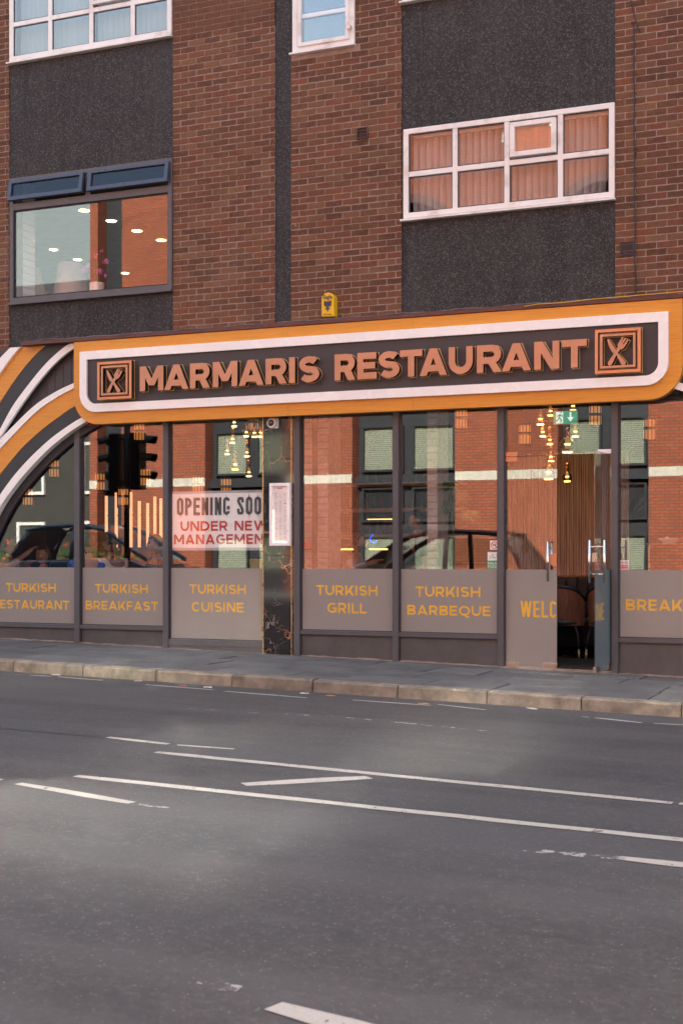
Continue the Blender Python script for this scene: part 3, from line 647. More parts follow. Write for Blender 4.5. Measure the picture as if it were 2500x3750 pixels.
# rooms
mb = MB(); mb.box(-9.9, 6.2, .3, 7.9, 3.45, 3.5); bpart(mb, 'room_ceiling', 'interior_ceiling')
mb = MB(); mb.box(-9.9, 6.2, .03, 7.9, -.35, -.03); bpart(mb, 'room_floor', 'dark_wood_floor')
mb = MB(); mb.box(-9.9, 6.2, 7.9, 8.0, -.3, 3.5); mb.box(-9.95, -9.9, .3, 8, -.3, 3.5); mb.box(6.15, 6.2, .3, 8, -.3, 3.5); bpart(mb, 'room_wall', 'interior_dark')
bpart(MB().box(1.92, 3.32, .0, 1.35, -.028, -.022), 'door_mat', 'door_mat')
# first floor left room
mb = MB(); mb.box(-9.4, -2.2, .30, 9.0, 6.30, 6.4); bpart(mb, 'room_ceiling', 'upstairs_ceiling')
mb = MB(); mb.box(-9.4, -2.2, 9.0, 9.1, 3.9, 6.3); mb.box(-9.5, -9.4, .3, 9, 3.9, 6.3); mb.box(-2.25, -2.2, .3, 9, 3.9, 6.3); mb.box(-9.4, -2.2, .3, 9, 3.95, 4.2); bpart(mb, 'room_wall', 'upstairs_wall')
# other rooms behind the blinds
mb = MB()
for a, b_, z0, z1 in ((-4.9, -2.2, 7.4, 9.4), (-.75, .3, 7.0, 8.6), (.7, 3.3, 5.0, 6.2), (.7, 3.3, 7.5, 8.9)):
    mb = MB(); mb.box(a, b_, 2.0, 2.05, z0, z1); mb.box(a, b_, .3, 2, z0-.03, z0); mb.box(a, b_, .3, 2, z1, z1+.03); mb.box(a-.03, a, .3, 2, z0, z1); mb.box(b_, b_+.03, .3, 2, z0, z1); bpart(mb, 'room_wall', 'interior_dark')

def upvc_window(x0, x1, z0, z1, mulls, trans, fw=.062, mw=.06, y0=-.022, y1=.05, sill=True, label=None, mat='white_upvc', pane_mat='upper_glass'):
    root = MB().ring([(x0, z0), (x1, z0), (x1, z1), (x0, z1)], [(x0+fw, z0+fw), (x1-fw, z0+fw), (x1-fw, z1-fw), (x0+fw, z1-fw)], y0, y1).build('window', mat, bld, bevel=.006)
    if label: root['label'] = label
    for m in mulls: MB().box(m-mw/2, m+mw/2, y0+.004, y1-.004, z0+fw-.003, z1-fw+.003).build('mullion', mat, root, bevel=.006)
    ms = [x0+fw]+[q for m in mulls for q in (m-mw/2, m+mw/2)]+[x1-fw]
    for tz in trans:
        for i in range(0, len(ms), 2): MB().box(ms[i]-.003, ms[i+1]+.003, y0+.007, y1-.007, tz-mw/2, tz+mw/2).build('transom', mat, root, bevel=.006)
    # glazing beads + panes
    zs_ = [z0+fw]+[q for m in trans for q in (m-mw/2, m+mw/2)]+[z1-fw]
    for i in range(0, len(ms), 2):
        for j in range(0, len(zs_), 2):
            a, b_, c, d = ms[i], ms[i+1], zs_[j], zs_[j+1]
            MB().ring([(a-.002, c-.002), (b_+.002, c-.002), (b_+.002, d+.002), (a-.002, d+.002)], [(a+.012, c+.012), (b_-.012, c+.012), (b_-.012, d-.012), (a+.012, d-.012)], y0+.022, y0+.034).build('glazing_bead', 'anthracite_dark', root)
            MB().box(a+.004, b_-.004, y0+.026, y0+.032, c+.004, d-.004).build('pane', pane_mat, root)
    if sill: MB().hexa([(x0-.03, y0-.035, z0-.034), (x1+.012, y0-.035, z0-.034), (x1+.012, .06, z0-.034), (x0-.03, .06, z0-.034), (x0-.03, y0-.035, z0-.012), (x1+.012, y0-.035, z0-.012), (x1+.012, .06, z0-.002), (x0-.03, .06, z0-.002)]).build('sill', mat, root, bevel=.004)
    return root
wTL = upvc_window(-4.762, -2.305, 7.685, 9.15, [-4.12, -3.49, -2.87], [8.165], label='wide white window with pale closed blinds at the top left')
wR = upvc_window(.787, 3.242, 5.092, 6.122, [1.415, 2.028, 2.640], [5.597], label='wide white eight light window reflecting orange brick arches', pane_mat='blind_window_glass')
wM = upvc_window(-.635, .172, 7.215, 8.42, [], [7.628], fw=.07, mw=.05, label='small white casement window reflecting blue sky')
wT2 = upvc_window(.775, 3.242, 7.61, 8.9, [1.415, 2.028, 2.640], [8.1], label='bottom edge of the white window above the right render panel')
# opening lights
def casement(root, a, b_, c, d, fw=.055, y0=-.05, mat='white_upvc'):
    s = MB().ring([(a, c), (b_, c), (b_, d), (a, d)], [(a+fw, c+fw), (b_-fw, c+fw), (b_-fw, d-fw), (a+fw, d-fw)], y0, y0+.05).build('casement', mat, root, bevel=.006)
    return s
casement(wR, 2.070, 2.598, 5.650, 6.035); MB().box(2.12, 2.55, -.03, -.024, 5.70, 5.99).build('pane', 'upper_glass', wR)
casement(wM, -.555, .110, 7.262, 8.36, .045, -.045); MB().box(-.516, .07, -.028, -.022, 7.3, 8.32).build('pane', 'upper_glass', wM)
MB().box(.102, .150, -.085, -.045, 7.36, 7.41).build('hinge', 'satin_steel', wM, bevel=.006)
MB().box(-3.46, -2.90, -.05, -.0, 8.222, 8.27).build('casement', 'white_upvc', wTL, bevel=.005)

# dark aluminium window, first floor left
a, b_, c, d = -4.756, -2.296, 4.515, 6.150
wD = MB().ring([(a, c), (b_, c), (b_, d), (a, d)], [(a+.058, c+.062), (b_-.058, c+.062), (b_-.058, d-.055), (a+.058, d-.055)], -.022, .05).build('window', 'brown_grey_frame', bld, bevel=.005)
wD['label'] = 'large dark framed window with two open top vents, reflecting the sky'
MB().box(a+.055, b_-.055, -.018, .045, 5.725, 5.815).build('transom', 'brown_grey_frame', wD, bevel=.004)
MB().box(-3.575, -3.50, -.014, .04, 5.81, 6.10).build('mullion', 'brown_grey_frame', wD, bevel=.004)
MB().ring([(a+.056, c+.06), (b_-.056, c+.06), (b_-.056, 5.727), (a+.056, 5.727)], [(a+.075, c+.08), (b_-.075, c+.08), (b_-.075, 5.708), (a+.075, 5.708)], .004, .03).build('glazing_bead', 'black', wD)
MB().box(a+.06, b_-.06, .010, .018, c+.064, 5.722).build('pane', 'upper_glass', wD)
MB().box(a-.012, b_+.006, -.05, .02, c-.030, c+.004).build('sill', 'brown_grey_frame', wD, bevel=.004)
for (vx0, vx1) in ((-4.735, -3.575), (-3.50, -2.315)):
    z1, z0 = 6.10, 5.83; tilt = R(9); fw = .052
    for nm, mt, ring_, yy in (('vent_sash', 'blue_grey_frame', True, 0), ('pane', 'vent_glass', False, .02)):
        mb = MB()
        if ring_: mb.ring([(vx0, -.27), (vx1, -.27), (vx1, 0), (vx0, 0)], [(vx0+fw, -.27+fw), (vx1-fw, -.27+fw), (vx1-fw, -fw*.8), (vx0+fw, -fw*.8)], -.045, .005)
        else: mb.box(vx0+fw-.004, vx1-fw+.004, -.02, -.014, -.27+fw-.004, -fw*.8+.004)
        mb.v = [(x, y*cos(tilt)+z*sin(tilt)-.022, -y*sin(tilt)+z*cos(tilt)+z1) for x, y, z in mb.v]
        mb.build(nm, mt, wD, bevel=.004 if ring_ else 0)
    MB().tube([(vx1-.02, .0, z0+.02), (vx1-.02, -.07, z0+.03)], .006, 6).build('stay', 'brass_trim', wD)

# grime in the corners of the old white frames
t = M['white_upvc'].node_tree; b = t.nodes['Principled BSDF']; src = b.inputs['Base Color'].links[0].from_socket; gv = N(t, 'NewGeometry')
t.links.new(mixc(t, ramp(t, [(.52, (0, 0, 0)), (.74, (.75, .75, .75))], noise(t, gv.outputs['Position'], 3.2, 6, .7)).outputs[0], src, (.40, .32, .27)), b.inputs['Base Color'])
# blinds hanging behind the panes
def vertical_blind(x0, x1, z0, z1, y, mat, label, wdt=.089, ang=28, pitch=.082):
    root = thing('vertical_blind', label, 'blind', ((x0+x1)/2, y, z1), 'vertical blinds behind the upper windows')
    MB().box(x0, x1, y-.02, y+.02, z1-.03, z1).build('head_rail', 'white_upvc', root)
    n = int((x1-x0)/pitch); me = None
    for i in range(n):
        X = x0+pitch*(i+.5); aa = R(ang+random.uniform(-5, 5))
        if me is None:
            mb = MB(); L = z1-z0-.035
            for q in range(4):
                u0, u1 = (q/4-.5)*wdt, ((q+1)/4-.5)*wdt; c0, c1 = .006*(1-(2*q/4-1)**2), .006*(1-(2*(q+1)/4-1)**2)
                mb.quad((u0, -c0, 0), (u1, -c1, 0), (u1, -c1, -L), (u0, -c0, -L)); mb.quad((u0, -c0+.0012, 0), (u0, -c0+.0012, -L), (u1, -c1+.0012, -L), (u1, -c1+.0012, 0))
            o = mb.build('slat', mat, None, smooth=False, fix=False); me = o.data; bpy.data.objects.remove(o)
        o = part('slat', me, (X, y, z1-.03), root); o.rotation_euler = (0, 0, aa)
    return root
vertical_blind(-4.70, -3.50, 7.72, 9.1, .16, 'blind_fabric', 'pale grey green vertical blind in the left half of the top left window', ang=14)
vertical_blind(-3.49, -2.36, 7.72, 9.1, .16, 'blind_fabric', 'pale grey green vertical blind in the right half of the top left window', ang=20)
vertical_blind(.85, 2.02, 5.12, 6.08, .16, 'blind_warm', 'vertical blind in the left half of the orange reflecting window')
vertical_blind(2.04, 3.18, 5.12, 6.08, .16, 'blind_warm', 'vertical blind in the right half of the orange reflecting window')

# ============================================================ SHOPFRONT
ZH = 2.875
def bay(x0, x1, lines, zt=1.05, zs=.318, label=None, low=None):
    """glazed bay between two posts: frame, pane, frosted film, lettering, riser panel"""
    fr = MB(); fz0 = .268 if low is None else low
    fr.box(x0, x1, -.045, .05, fz0, zs if low is None else low+.075)
    f = fr.build('shopfront_window', 'anthracite', bld, bevel=.004)
    if label: f['label'] = label
    zs_ = zs if low is None else low+.075
    MB().ring([(x0+.0, zs_), (x1-.0, zs_), (x1-.0, ZH), (x0+.0, ZH)], [(x0+.016, zs_+.012), (x1-.016, zs_+.012), (x1-.016, ZH-.02), (x0+.016, ZH-.02)], -.018, .03).build('glazing_gasket', 'anthracite_dark', f)
    MB().box(x0+.01, x1-.01, .0, .010, zs_+.006, ZH-.012).build('pane', 'shop_glass', f)
    MB().box(x0+.012, x1-.012, -.0035, -.0015, zs_+.010, zt).build('frosted_film', 'frosted_film', f)
    for txt, a, b_, z, h in lines:
        text_mesh(txt, a, b_, z, h, -.0050, .001, .185).build('lettering', 'gold_lettering', f)
    mb = MB()
    if low is None: mb.hexa([(x0, -.012, G(x0)-.04), (x1, -.012, G(x1)-.04), (x1, .05, G(x1)-.04), (x0, .05, G(x0)-.04), (x0, -.012, fz0+.002), (x1, -.012, fz0+.002), (x1, .05, fz0+.002), (x0, .05, fz0+.002)])
    else: mb.hexa([(x0, -.035, G(x0)-.04), (x1, -.035, G(x1)-.04), (x1, .05, G(x1)-.04), (x0, .05, G(x0)-.04), (x0, -.035, fz0+.002), (x1, -.035, fz0+.002), (x1, .05, fz0+.002), (x0, .05, fz0+.002)])
    mb.build('riser_panel', 'stall_panel' if low is None else 'anthracite', f)
    return f
bay(-5.20, -3.722, [('TURKISH', -4.824, -4.038, .728, .115), ('RESTAURANT', -5.035, -3.829, .508, .115)], label='leftmost shop window lettered TURKISH RESTAURANT under the arch')
bay(-3.642, -2.407, [('TURKISH', -3.437, -2.653, .730, .114), ('BREAKFAST', -3.579, -2.504, .514, .114)], label='shop window lettered TURKISH BREAKFAST')
bay(-2.331, -1.020, [('TURKISH', -2.051, -1.267, .735, .115), ('CUISINE', -2.020, -1.297, .514, .118)], label='shop window lettered TURKISH CUISINE behind an opening soon banner', low=.095)
bay(-.523, .668, [('TURKISH', -.323, .461, .737, .118), ('GRILL', -.180, .323, .528, .120)], label='shop window lettered TURKISH GRILL right of the marble column')
bay(.739, 1.931, [('TURKISH', .933, 1.714, .735, .117), ('BARBEQUE', .831, 1.834, .524, .112)], label='shop window lettered TURKISH BARBEQUE left of the entrance')
bay(3.285, 4.52, [('BREAKFAST', 3.363, 4.45, .615, .122)], label='rightmost shop window lettered BREAKFAST, cut off by the frame')
mb = None
for a, b_ in ((-5.28, -5.20), (-3.722, -3.642), (-2.407, -2.331), (-.600, -.523), (.668, .739), (1.931, 2.003), (3.214, 3.285), (4.52, 4.59)):
    MB().box(a, b_, -.055, .06, G(b_)-.06, 2.93).build('post', 'anthracite', bld, bevel=.006)
    MB().box(b_+.0005, b_+.012, -.04, .06, G(b_)-.06, 2.93).build('post_gasket', 'anthracite_dark', bld)
MB().box(-5.65, -1.02, -.04, .06, 2.868, 2.98).build('head_rail', 'black', bld)
MB().box(-.60, 6.2, -.04, .06, 2.868, 2.98).build('head_rail', 'black', bld)
MB().box(2.003, 3.214, -.02, .10, -.085, -.045).build('threshold', 'satin_steel', bld)
mb = MB(); mb.box(-5.65, -5.28, -.02, .3, G(-5.4)-.2, 3.9); mb.box(4.59, 6.2, -.02, .3, -.6, 3.9); mb.build('end_wall', 'stall_panel', bld)
mb = MB(); mb.box(-5.65, 6.2, .07, .3, 2.93, 3.95); mb.build('lintel', 'fascia_dark', bld)
# entrance: fixed glass above, a closed left leaf and an open right leaf
MB().box(2.005, 3.20, .0, .010, 2.318, 2.868).build('overhead_pane', 'door_glass', bld)
dl = MB().box(2.012, 2.600, .0, .010, -.036, 2.310).build('glass_door', 'door_glass', bld); dl['label'] = 'closed glass door leaf lettered WELC'
MB().box(2.0125, 2.5995, -.0035, -.0012, -.034, 1.05).build('frosted_film', 'frosted_film', dl)
text_mesh('WELC', 2.185, 2.594, .520, .182, -.005, .001, .135, True, .10).build('lettering', 'gold_lettering', dl)
for a, b_, z0, z1, mt in ((2.005, 2.148, 2.253, 2.306, 'copper_face_bright'), (2.012, 2.165, -.040, .020, 'satin_steel'), (2.445, 2.602, -.040, .020, 'satin_steel')):
    MB().box(a, b_, -.012, .022, z0, z1).build('patch_fitting', mt, dl, bevel=.003)
MB().box(2.005, 2.148, -.012, .022, 2.312, 2.362).build('patch_fitting', 'copper_face_bright', bld, bevel=.003)
def pull(parent, x, y0, y1, za, zb):
    MB().tube([(x, y0, za), (x, y0, zb)], .0155, 14).build('pull_handle', 'chrome', parent, smooth=True); MB().tube([(x, y1, za), (x, y1, zb)], .0155, 14).build('pull_handle', 'chrome', parent, smooth=True)
    for z in (zb-.07, za+.09): MB().tube([(x, y0, z), (x, y1, z)], .008, 10).build('handle_bracket', 'chrome', parent, smooth=True)
pull(dl, 2.515, -.075, .085, .920, 1.365)
mb = MB(); mb.prism([(2.598, 1.09), (2.598, 1.235)]+[(2.555-.055*sin(R(180*i/8)) , 1.235-.145*i/8) for i in range(9)], -.012, .02); mb.build('lock_case', 'copper_face_bright', dl)
# right leaf, built closed then swung outwards about its hinge
hx, hy, ang = 3.195, .005, R(87)
dr = thing_root = MB().box(2.605, 3.195, .0, .010, -.022, 2.310).rot((hx, hy), ang).build('glass_door', 'door_glass', bld); dr['label'] = 'open glass door leaf swung out, lettered OME'
MB().box(2.606, 3.194, -.0035, -.0012, -.020, 1.05).rot((hx, hy), ang).build('frosted_film', 'door_film', dr)
text_mesh('OME', 2.615, 2.915, .52, .182, -.005, .001, .135, True, .10).rot((hx, hy), ang).build('lettering', 'gold_rim', dr)
for a, b_, z0, z1 in ((3.05, 3.197, -.026, .034), (2.603, 2.75, -.026, .034)):
    MB().box(a, b_, -.012, .022, z0, z1).rot((hx, hy), ang).build('patch_fitting', 'satin_steel', dr, bevel=.003)
MB().box(3.06, 3.21, -.03, .03, 2.312, 2.362).build('patch_fitting', 'camera_white', bld, bevel=.004)
mb = MB().tube([(2.69, -.075, .92), (2.69, -.075, 1.372)], .0155, 14).rot((hx, hy), ang); mb.build('pull_handle', 'chrome', dr, smooth=True)
mb = MB().tube([(2.69, .085, .92), (2.69, .085, 1.372)], .0155, 14).rot((hx, hy), ang); mb.build('pull_handle', 'chrome', dr, smooth=True)
for z in (1.30, 1.01): MB().tube([(2.69, -.075, z), (2.69, .085, z)], .008, 10).rot((hx, hy), ang).build('handle_bracket', 'chrome', dr, smooth=True)
MB().box(2.604, 2.665, -.022, .032, 1.135, 1.235).rot((hx, hy), ang).build('lock_case', 'satin_steel', dr, bevel=.006)

# marble column with brass edge trims
mc = thing('marble_column', 'glossy black marble column with copper veins between two brass edge strips', 'column', (-.82, .0, G(-.82)))
zj = [-.02, 1.205, 2.365, 2.93]
for i in range(3):
    z0 = zj[i] if i else G(-.62)-.02
    MB().box(-1.006, -.640, -.040, .05, z0+.0015, zj[i+1]-.0015).build('marble_tile', 'black_marble', mc, bevel=.0015)
    MB().box(-.6255, -.6025, -.034, .05, z0+.0015, zj[i+1]-.0015).build('marble_tile', 'black_marble', mc)
MB().box(-1.004, -.642, -.036, .05, 0, 2.92).build('backing', 'grey_stone', mc)
MB().box(-1.020, -1.007, -.046, .05, G(-1.0)-.01, 2.92).build('edge_strip', 'brass_trim', mc, bevel=.002)
MB().box(-.639, -.627, -.046, .05, G(-.63)-.01, 2.92).build('edge_strip', 'brass_trim', mc, bevel=.002)

# menu case
mcase = thing('menu_case', 'white framed wall menu case lit by a strip of warm LEDs on the marble column', 'menu case', (-.77, -.041, 1.70))
a, b_, c, d = -.905, -.632, 1.322, 2.072
MB().ring([(a, c), (b_, c), (b_, d), (a, d)], [(a+.038, c+.038), (b_-.04, c+.038), (b_-.04, d-.036), (a+.038, d-.036)], -.094, -.041).build('frame', 'paper_white', mcase, bevel=.003)
MB().box(a+.03, b_-.03, -.060, -.045, c+.03, d-.03).build('menu_sheet', 'paper_white', mcase)
MB().box(a+.036, b_-.038, -.086, -.083, c+.036, d-.034).build('cover_glass', 'cover_glass', mcase)
mb = MB(); random.seed(11)
for colx in (a+.055, a+.115, a+.175):
    z = d-.115
    while z > c+.06:
        if random.random() > .3: mb.box(colx, colx+random.uniform(.028, .048), -.0608, -.060, z, z+.0012)
        z -= .0068
mb.build('menu_text', 'stall_panel', mcase)
mb = MB(); mb.box(a+.095, a+.160, -.061, -.060, d-.068, d-.060); mb.build('menu_heading', 'ink_red', mcase)
mb = MB(); mb.box(a+.175, a+.228, -.0612, -.060, c+.50, c+.513); mb.build('menu_highlight', 'gold_rim', mcase)
mb = MB()
for i in range(34): mb.box(a+.040, a+.044, -.0635, -.061, c+.042+i*.0115, c+.0475+i*.0115)
for i in range(17): mb.box(a+.046+i*.0115, a+.0515+i*.0115, -.0635, -.061, c+.040, c+.044)
for i in range(27): mb.box(b_-.0465, b_-.0435, -.0635, -.061, d-.40+i*.0115, d-.3965+i*.0115)
mb.build('led_strip', 'led_strip', mcase)
mb = MB()
for z in (1.88, 1.50): mb.lathe([(0, 0), (.006, 0), (.006, .004), (0, .004)], (b_-.018, -.094, z), 10, 'y')
mb.build('lock', 'satin_steel', mcase)

# dome camera
cc = thing('security_camera', 'white dome security camera at the top of the marble column', 'camera', (-.86, -.041, 2.79))
MB().prism(rrect(-.915, -.80, 2.728, 2.848, .012, 4), -.075, -.041).build('back_box', 'camera_white', cc, bevel=.003)
MB().lathe([(.060, 0), (.062, .03), (.058, .045), (.044, .052), (.040, .046)], (-.868, -.072, 2.790), 28, 'y').build('dome_ring', 'camera_white', cc, smooth=True)
MB().lathe([(.040, .044), (.0385, .056), (.034, .067), (.026, .076), (.014, .082), (.001, .084)], (-.868, -.072, 2.790), 28, 'y').build('lens_dome', 'bottle_glass', cc, smooth=True)

# ============================================================ SIGN
sg = thing('restaurant_sign', 'long amber shop sign with white border and copper letters MARMARIS RESTAURANT', 'sign', (.2, 0, 3.38))
AX0, AX1, AZ0, AZ1, RR = -3.610, 4.008, 2.855, 3.907, .36
def arc(cx, cz, r, a0, a1, n=12): return [(cx+r*cos(R(a0+(a1-a0)*i/n)), cz+r*sin(R(a0+(a1-a0)*i/n))) for i in range(n+1)]
s1, s2 = -.594, .991
MB().prism([(AX0, AZ1)]+arc(AX0+RR, AZ0+RR, RR, 180, 270)+[(s1-.001, AZ0), (s1-.001, AZ1)], -.22, -.10).build('sign_panel', 'amber_woodgrain', sg, bevel=.002)
MB().prism([(s1+.001, AZ0), (s2-.001, AZ0), (s2-.001, AZ1), (s1+.001, AZ1)], -.22, -.10).build('sign_panel', 'amber_woodgrain', sg, bevel=.002)
MB().prism([(AX1, AZ1), (s2+.001, AZ1), (s2+.001, AZ0)]+arc(AX1-RR, AZ0+RR, RR, 270, 360), -.22, -.10).build('sign_panel', 'amber_woodgrain', sg, bevel=.002)
MB().box(AX0+.05, AX1-.05, -.10, .06, AZ0+.06, AZ1).build('sign_box', 'black', sg)
BX0, BX1, BZ0, BZ1, BR, bw = -3.497, 3.868, 3.005, 3.774, .24, .105
MB().box(BX0+.07, BX1-.07, -.232, -.2195, BZ0+.06, BZ1-.06).build('dark_panel', 'fascia_dark', sg)
def ushape(xs_, side):
    if side < 0:
        o = [(xs_, BZ1), (BX0, BZ1)]+arc(BX0+BR, BZ0+BR, BR, 180, 270)+[(xs_, BZ0)]
        i = [(xs_, BZ1-bw), (BX0+bw, BZ1-bw)]+arc(BX0+BR, BZ0+BR, BR-bw, 180, 270)+[(xs_, BZ0+bw)]
    else:
        o = [(xs_, BZ1), (BX1, BZ1)]+arc(BX1-BR, BZ0+BR, BR, 360, 270)+[(xs_, BZ0)]
        i = [(xs_, BZ1-bw), (BX1-bw, BZ1-bw)]+arc(BX1-BR, BZ0+BR, BR-bw, 360, 270)+[(xs_, BZ0+bw)]
    return MB().strip(o, i, -.262, -.22)
ushape(-2.4805, -1).build('white_border', 'white_border', sg, bevel=.002); ushape(2.8465, 1).build('white_border', 'white_border', sg, bevel=.002)
for z0 in (BZ0, BZ1-bw):
    for a, b_ in ((-2.4795, .1865), (.1875, 2.8455)): MB().box(a, b_, -.262, -.22, z0, z0+bw).build('white_border', 'white_border', sg, bevel=.002)
LET = list(zip('MARMARIS', [(-2.577, -2.241), (-2.229, -1.889), (-1.868, -1.588), (-1.552, -1.22), (-1.202, -.87), (-.841, -.56), (-.532, -.438), (-.402, -.146)]))+\
      list(zip('RESTAURANT', [(.051, .315), (.338, .577), (.602, .855), (.863, 1.132), (1.101, 1.426), (1.446, 1.728), (1.776, 2.067), (2.065, 2.394), (2.431, 2.71), (2.741, 3.011)]))
for ch, (a, b_) in LET:
    mb = MB(); put_glyph(mb, ch, a, 3.227, .303, b_-a, .248, -.312, .006); L = mb.build('letter', 'copper_face', sg); L['label'] = 'copper letter '+ch
    mb = MB(); put_glyph(mb, ch, a+.002, 3.229, .299, b_-a-.004, .236, -.306, .066); mb.build('letter_return', 'black', L)
    mb = MB(); put_glyph(mb, ch, a-.006, 3.221, .315, b_-a+.012, .275, -.238, .006); mb.build('letter_rim', 'gold_rim', L)
def emblem(x0, z0, sx, sz, lab):
    f = lambda P: [(x0+p[0]*sx, z0+p[1]*sz) for p in P]
    sq = lambda i: [(i, i), (1-i, i), (1-i, 1-i), (i, 1-i)]
    for k, (o, i, mt) in enumerate(((0, .068, 'copper_face_bright'), (.112, .166, 'copper_face'))):
        e = MB().ring(f(sq(o)), f(sq(i)), -.312, -.304).build('emblem_frame', mt, sg); 
        if k == 0: e['label'] = lab
        MB().ring(f(sq(o+.006)), f(sq(i-.006)), -.306, -.236).build('frame_return', 'black', e)
        MB().ring(f(sq(o-.01)), f(sq(i+.012)), -.243, -.237).build('frame_rim', 'gold_rim', e)
    n = lambda px, py: ((px-120)/1120, 1-(py-(260-70*(px-120)/1120))/1290)
    knife = [n(*p) for p in [(425, 540), (436, 524), (455, 524), (475, 545), (640, 850), (700, 960), (868, 1195), (878, 1230), (868, 1265), (835, 1290), (795, 1285), (765, 1258), (640, 985), (600, 935), (545, 905), (500, 830), (455, 700)]]
    fork = [n(*p) for p in [(440, 1245), (440, 1215), (590, 950), (690, 760), (675, 715), (690, 670), (778, 490), (800, 474), (822, 484), (822, 510), (762, 640), (770, 648), (838, 520), (860, 505), (880, 520), (878, 545), (812, 668), (820, 700), (900, 560), (920, 548), (938, 560), (936, 590), (850, 760), (820, 805), (780, 832), (740, 830), (715, 880), (640, 1010), (545, 1255), (520, 1292), (480, 1302), (450, 1280)]]
    for nm, P, dy in (('knife', knife, 0), ('fork', fork, .0006)):
        e = MB().prism(f(P), -.312-dy, -.305).build(nm, 'copper_face', sg)
        MB().prism(f(P), -.3045-dy, -.236).build('return', 'black', e)
        cx = sum(p[0] for p in P)/len(P); cz = sum(p[1] for p in P)/len(P)
        rim = stroke(P, .035, True); MB().ring(f(rim[1]), f(rim[2]), -.243-dy, -.237).build('rim', 'gold_rim', e)
emblem(-3.198, 3.148, .500, .470, 'square knife and fork emblem left of the letters'); emblem(3.100, 3.148, .490, .470, 'square knife and fork emblem right of the letters')
# brown capping and wavy lead edge above the sign
cp = thing('fascia_capping', 'reddish brown capping board with wavy lead edge running above the sign', 'capping', (.2, -.2, 3.94))
for i, (a, b_) in enumerate(((-4.42, -2.1), (-2.098, .38), (.382, 2.6), (2.602, 5.6))):
    MB().box(a, b_, -.235, .02, 3.912, 3.960).build('capping_board', 'brown_capping', cp, bevel=.003)
mb = MB(); random.seed(5); prev = None; X = -4.42
while X < 5.6:
    z = 3.966+.006*sin(X*9)+random.uniform(-.003, .004); yv = -.236+.008*sin(X*7)+random.uniform(-.004, .004); cur = (X, yv, z)
    if prev: mb.hexa([(prev[0], prev[1], prev[2]-.008), (cur[0], cur[1], cur[2]-.008), (cur[0], .0, 3.975), (prev[0], .0, 3.975), prev, cur, (cur[0], .0, 3.99), (prev[0], .0, 3.99)])
    prev = cur; X += .075
mb.build('lead_flashing', 'lead_edge', cp)
tag(MB().tube([(2.30, -.243, 3.938), (2.45, -.246, 3.951), (2.75, -.245, 3.948), (3.05, -.245, 3.962), (3.6, -.245, 3.968), (4.3, -.245, 3.975)], .004, 6).build('cable', 'alarm_yellow'), 'thin yellow cable lying along the top of the sign at the right', 'cable')

# ============================================================ ARCH FASCIA (left) and its twin at the right
ar = thing('arch_fascia', 'curved orange, dark and white arch bands on the left end of the shop fascia', 'fascia', (-4.3, -.1, 2.9), 'arch fascias either side of the sign')
ext = lambda L, R_: L+R_
w1lo = [(-5.40, .3), (-5.32, .75), (-5.16, 1.22), (-4.837, 1.791), (-4.587, 2.093), (-4.339, 2.331), (-4.061, 2.560), (-3.78, 2.745), (-3.481, 2.898), (-3.05, 3.05)]
w1up = [(-5.50, .3), (-5.44, .80), (-5.26, 1.32), (-4.90, 1.875), (-4.65, 2.180), (-4.37, 2.440), (-4.06, 2.675), (-3.80, 2.830), (-3.534, 2.960), (-3.10, 3.12)]
o1lo = [(-5.70, .3), (-5.64, .95), (-5.42, 1.52), (-5.08, 2.00), (-4.78, 2.310), (-4.476, 2.600), (-4.15, 2.835), (-3.90, 2.980), (-3.666, 3.103), (-3.20, 3.28)]
o1up = [(-6.00, .3), (-5.95, 1.1), (-5.72, 1.72), (-5.32, 2.20), (-4.99, 2.450), (-4.60, 2.775), (-4.251, 3.050), (-3.95, 3.215), (-3.679, 3.325), (-3.20, 3.48)]
w2up = [(-6.10, .3), (-6.06, 1.15), (-5.84, 1.82), (-5.43, 2.30), (-5.08, 2.545), (-4.68, 2.860), (-4.30, 3.145), (-4.00, 3.300), (-3.696, 3.409), (-3.20, 3.55)]
lerp = lambda A, B, k: [(p[0]+(q[0]-p[0])*k, p[1]+(q[1]-p[1])*k) for p, q in zip(A, B)]
w3lo = [(-5.75, 1.5), (-5.50, 1.9), (-5.15, 2.32), (-4.837, 2.690), (-4.559, 3.010), (-4.33, 3.27), (-4.098, 3.505), (-3.90, 3.670), (-3.696, 3.798), (-3.45, 3.90)]
w3up = [(-5.85, 1.5), (-5.60, 1.98), (-5.25, 2.42), (-4.90, 2.745), (-4.628, 3.129), (-4.39, 3.39), (-4.149, 3.625), (-3.95, 3.780), (-3.75, 3.898), (-3.62, 3.906)]
o2lo = [(-6.1, 1.5), (-5.85, 2.1), (-5.48, 2.60), (-5.10, 2.92), (-4.837, 3.210), (-4.66, 3.42), (-4.49, 3.604), (-4.30, 3.780), (-4.125, 3.908), (-4.123, 3.909)]
o2up = [(-6.4, 1.5), (-6.1, 2.3), (-5.75, 2.85), (-5.30, 3.20), (-5.0, 3.42), (-4.837, 3.560), (-4.70, 3.71), (-4.58, 3.83), (-4.49, 3.908), (-4.488, 3.909)]
w4up = [(-6.5, 1.5), (-6.2, 2.4), (-5.85, 2.98), (-5.40, 3.36), (-5.1, 3.56), (-4.93, 3.68), (-4.80, 3.79), (-4.70, 3.87), (-4.652, 3.908), (-4.650, 3.909)]
